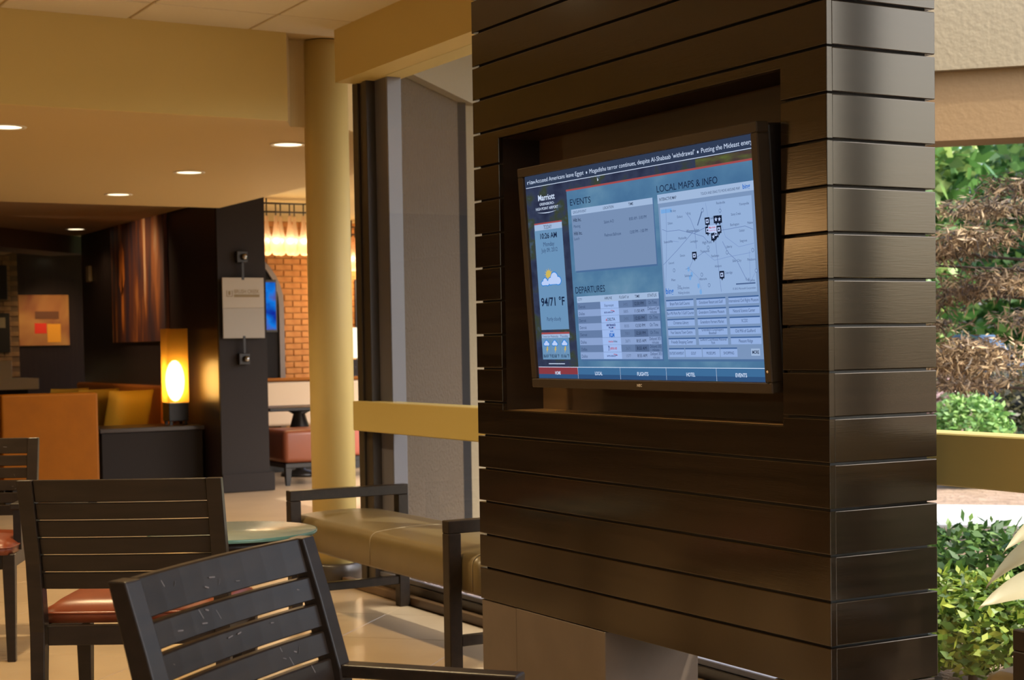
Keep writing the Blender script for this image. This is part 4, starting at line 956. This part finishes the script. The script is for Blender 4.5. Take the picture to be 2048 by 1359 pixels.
for k, (d_, s_, hh, rr, lab) in enumerate(((23, -2.6, 4.4, 2.6, 'leafy green tree behind the maple, nearest to the pillar'), (24, 3.2, 4.8, 2.9, 'leafy green tree behind the maple, nearest to the photo edge'), (34, -8, 5.8, 4.2, 'tall green tree far behind, showing beside the pillar'), (37, 2, 6.2, 4.6, 'tall green tree far behind, filling the gap below the canopy'), (36, 12, 6.0, 4.4, 'tall green tree far behind, outermost'))):
    n_ = V((-.69, .724)).normalized(); q = V((3.194, -2.763))+n_*d_+V((n_.y, -n_.x))*s_
    bl = [((rng.uniform(-.5, .5)*rr, rng.uniform(-.5, .5)*rr, hh*.62+rng.uniform(-.45, .5)*hh*.6), (rr*.5, rr*.5, rr*.42)) for _ in range(8)]+[((0, 0, hh*.5), (rr*.8, rr*.8, hh*.42))]
    plant('leafy_tree', (q.x, q.y, -.1), bl, 15000, .32, gm3, lab, 'tree', 'green trees beyond the drive', .55, 0, .6, [([(0, 0, 0), (.1, .1, hh*.6)], .18, .1)], 30+k)
# parked car half hidden by the leaves
car = empty('parked_car', (-15.9, 16.0, -.1), R(35)); tag(car, 'pale blue parked car half hidden by the foliage', 'car')
cb = mat('car_blue', (.16, .26, .45), .25)
MB().prism([(-2.1, .35), (2.1, .35), (2.15, .75), (1.3, .9), (.8, 1.42), (-.9, 1.45), (-1.6, .95), (-2.1, .9)], 1, -.8, .8).build('body', cb, car)
for s in (-1, 1):
    MB().prism([(-1.35, .95), (1.1, .93), (.72, 1.36), (-.85, 1.38)], 1, s*.801, s*.815).build('side_window', mat('car_glass', (.05, .07, .09), .1), car)
    for x in (-1.35, 1.35): MB().lathe([(.0, -.1), (.32, -.1), (.32, .1), (.0, .1)], 20, cap=False).build('wheel', M['black'], car, (x, s*.76, .32), (R(90), 0, 0))
# pale broad leaves
tp = empty('broad_leaf_plant', (-0.39, 1.62, -.12)); tag(tp, 'broad pale striped leaves at the right edge outside the glass', 'plant')
lm = leaf_mat('pale_striped_leaf', (.40, .38, .16), (.50, .44, .30), (.30, .38, .08), tr=.4)
for k, (az, L_, h_, w_, rise) in enumerate(((240, .44, .46, .11, .03), (241, .36, .62, .09, .08), (190, .30, .16, .11, .0), (150, .45, .42, .13, .12), (100, .45, .5, .13, .15), (40, .5, .45, .13, .12), (320, .5, .45, .13, .12), (280, .45, .3, .13, .1), (232, .40, .46, .10, .14))):
    a = R(az); dr = V((math.cos(a), math.sin(a), 0)); sd_ = V((-dr.y, dr.x, 0)); vs = []; N = 10
    for i in range(N+1):
        t_ = i/N; c = dr*(.06+L_*t_)+V((0, 0, .12+h_*min(1, t_*2.2)+rise*math.sin(t_*2.6)-.10*t_*t_)); wd = w_*.5*math.sin(math.pi*min(1, .06+t_*.94))**.8
        tl_ = sd_*.55+V((0, 0, .83 if sd_.x < 0 else -.83)); nb_ = dr.cross(tl_)*.03; vs += [c-tl_*wd+nb_, c, c+tl_*wd+nb_]
    fs = [(3*i+k2, 3*i+k2+1, 3*i+4+k2, 3*i+3+k2) for i in range(N) for k2 in (0, 1)]
    MB().add(vs, fs, True).build('leaf', lm, tp)
# bed of stones just outside the sill
rng = random.Random(9); sb = MB()
for _ in range(2000):
    x, y = rng.uniform(-4.75, -2.2), rng.uniform(.84, 1.30); r = rng.uniform(.014, .034); z = -.12+r*.5+rng.random()*.05+.05*(y-.84)
    vs = [(x+r*dx*rng.uniform(.7, 1.2), y+r*dy*rng.uniform(.7, 1.2), z+r*dz*.8) for dx, dy, dz in ((1, 0, 0), (-1, 0, 0), (0, 1, 0), (0, -1, 0), (0, 0, 1), (0, 0, -1))]
    sb.add(vs, [(0, 2, 4), (2, 1, 4), (1, 3, 4), (3, 0, 4), (2, 0, 5), (1, 2, 5), (3, 1, 5), (0, 3, 5)])
so_ = sb.build('gravel', mat('pink_grey_stone', (.26, .21, .21), .8, noise=(40, (.46, .38, .37), .35, .7)))
tag(so_, 'pink grey stone gravel bed just outside the window sill', 'gravel', kind='stuff')
rngh = random.Random(40)
plant('hedge', (2.6, 1.75, -.1), [((-1.9+k*.55, rngh.uniform(-.1, .1), .42), (.42, .38, .48)) for k in range(8)], 9000, .085, gm1, 'tall dark hedge outside the window, right of the photo', 'hedge', None, .45, -.2, .5, None, 41)

# wall sconce on the walnut wall, mirrored in the lacquered boards
ws = empty('wall_sconce', (-7.6, -6.42, 2.2)); tag(ws, 'warm wall sconce on the walnut wall opposite the screen pillar', 'lamp')
MB().bbox(-.08, .08, -.079, -.04, -.14, .14, .006).build('back_plate', M['black'], ws)
MB().lathe([(.11, -.24), (.13, .24)], 20, (0, .10, 0), True, False).build('shade', emat('sconce_shade', (255, 190, 110), 14), ws)
point('lamp_light', (0, .26, 0), 30, (1, .7, .38), .1, ws)
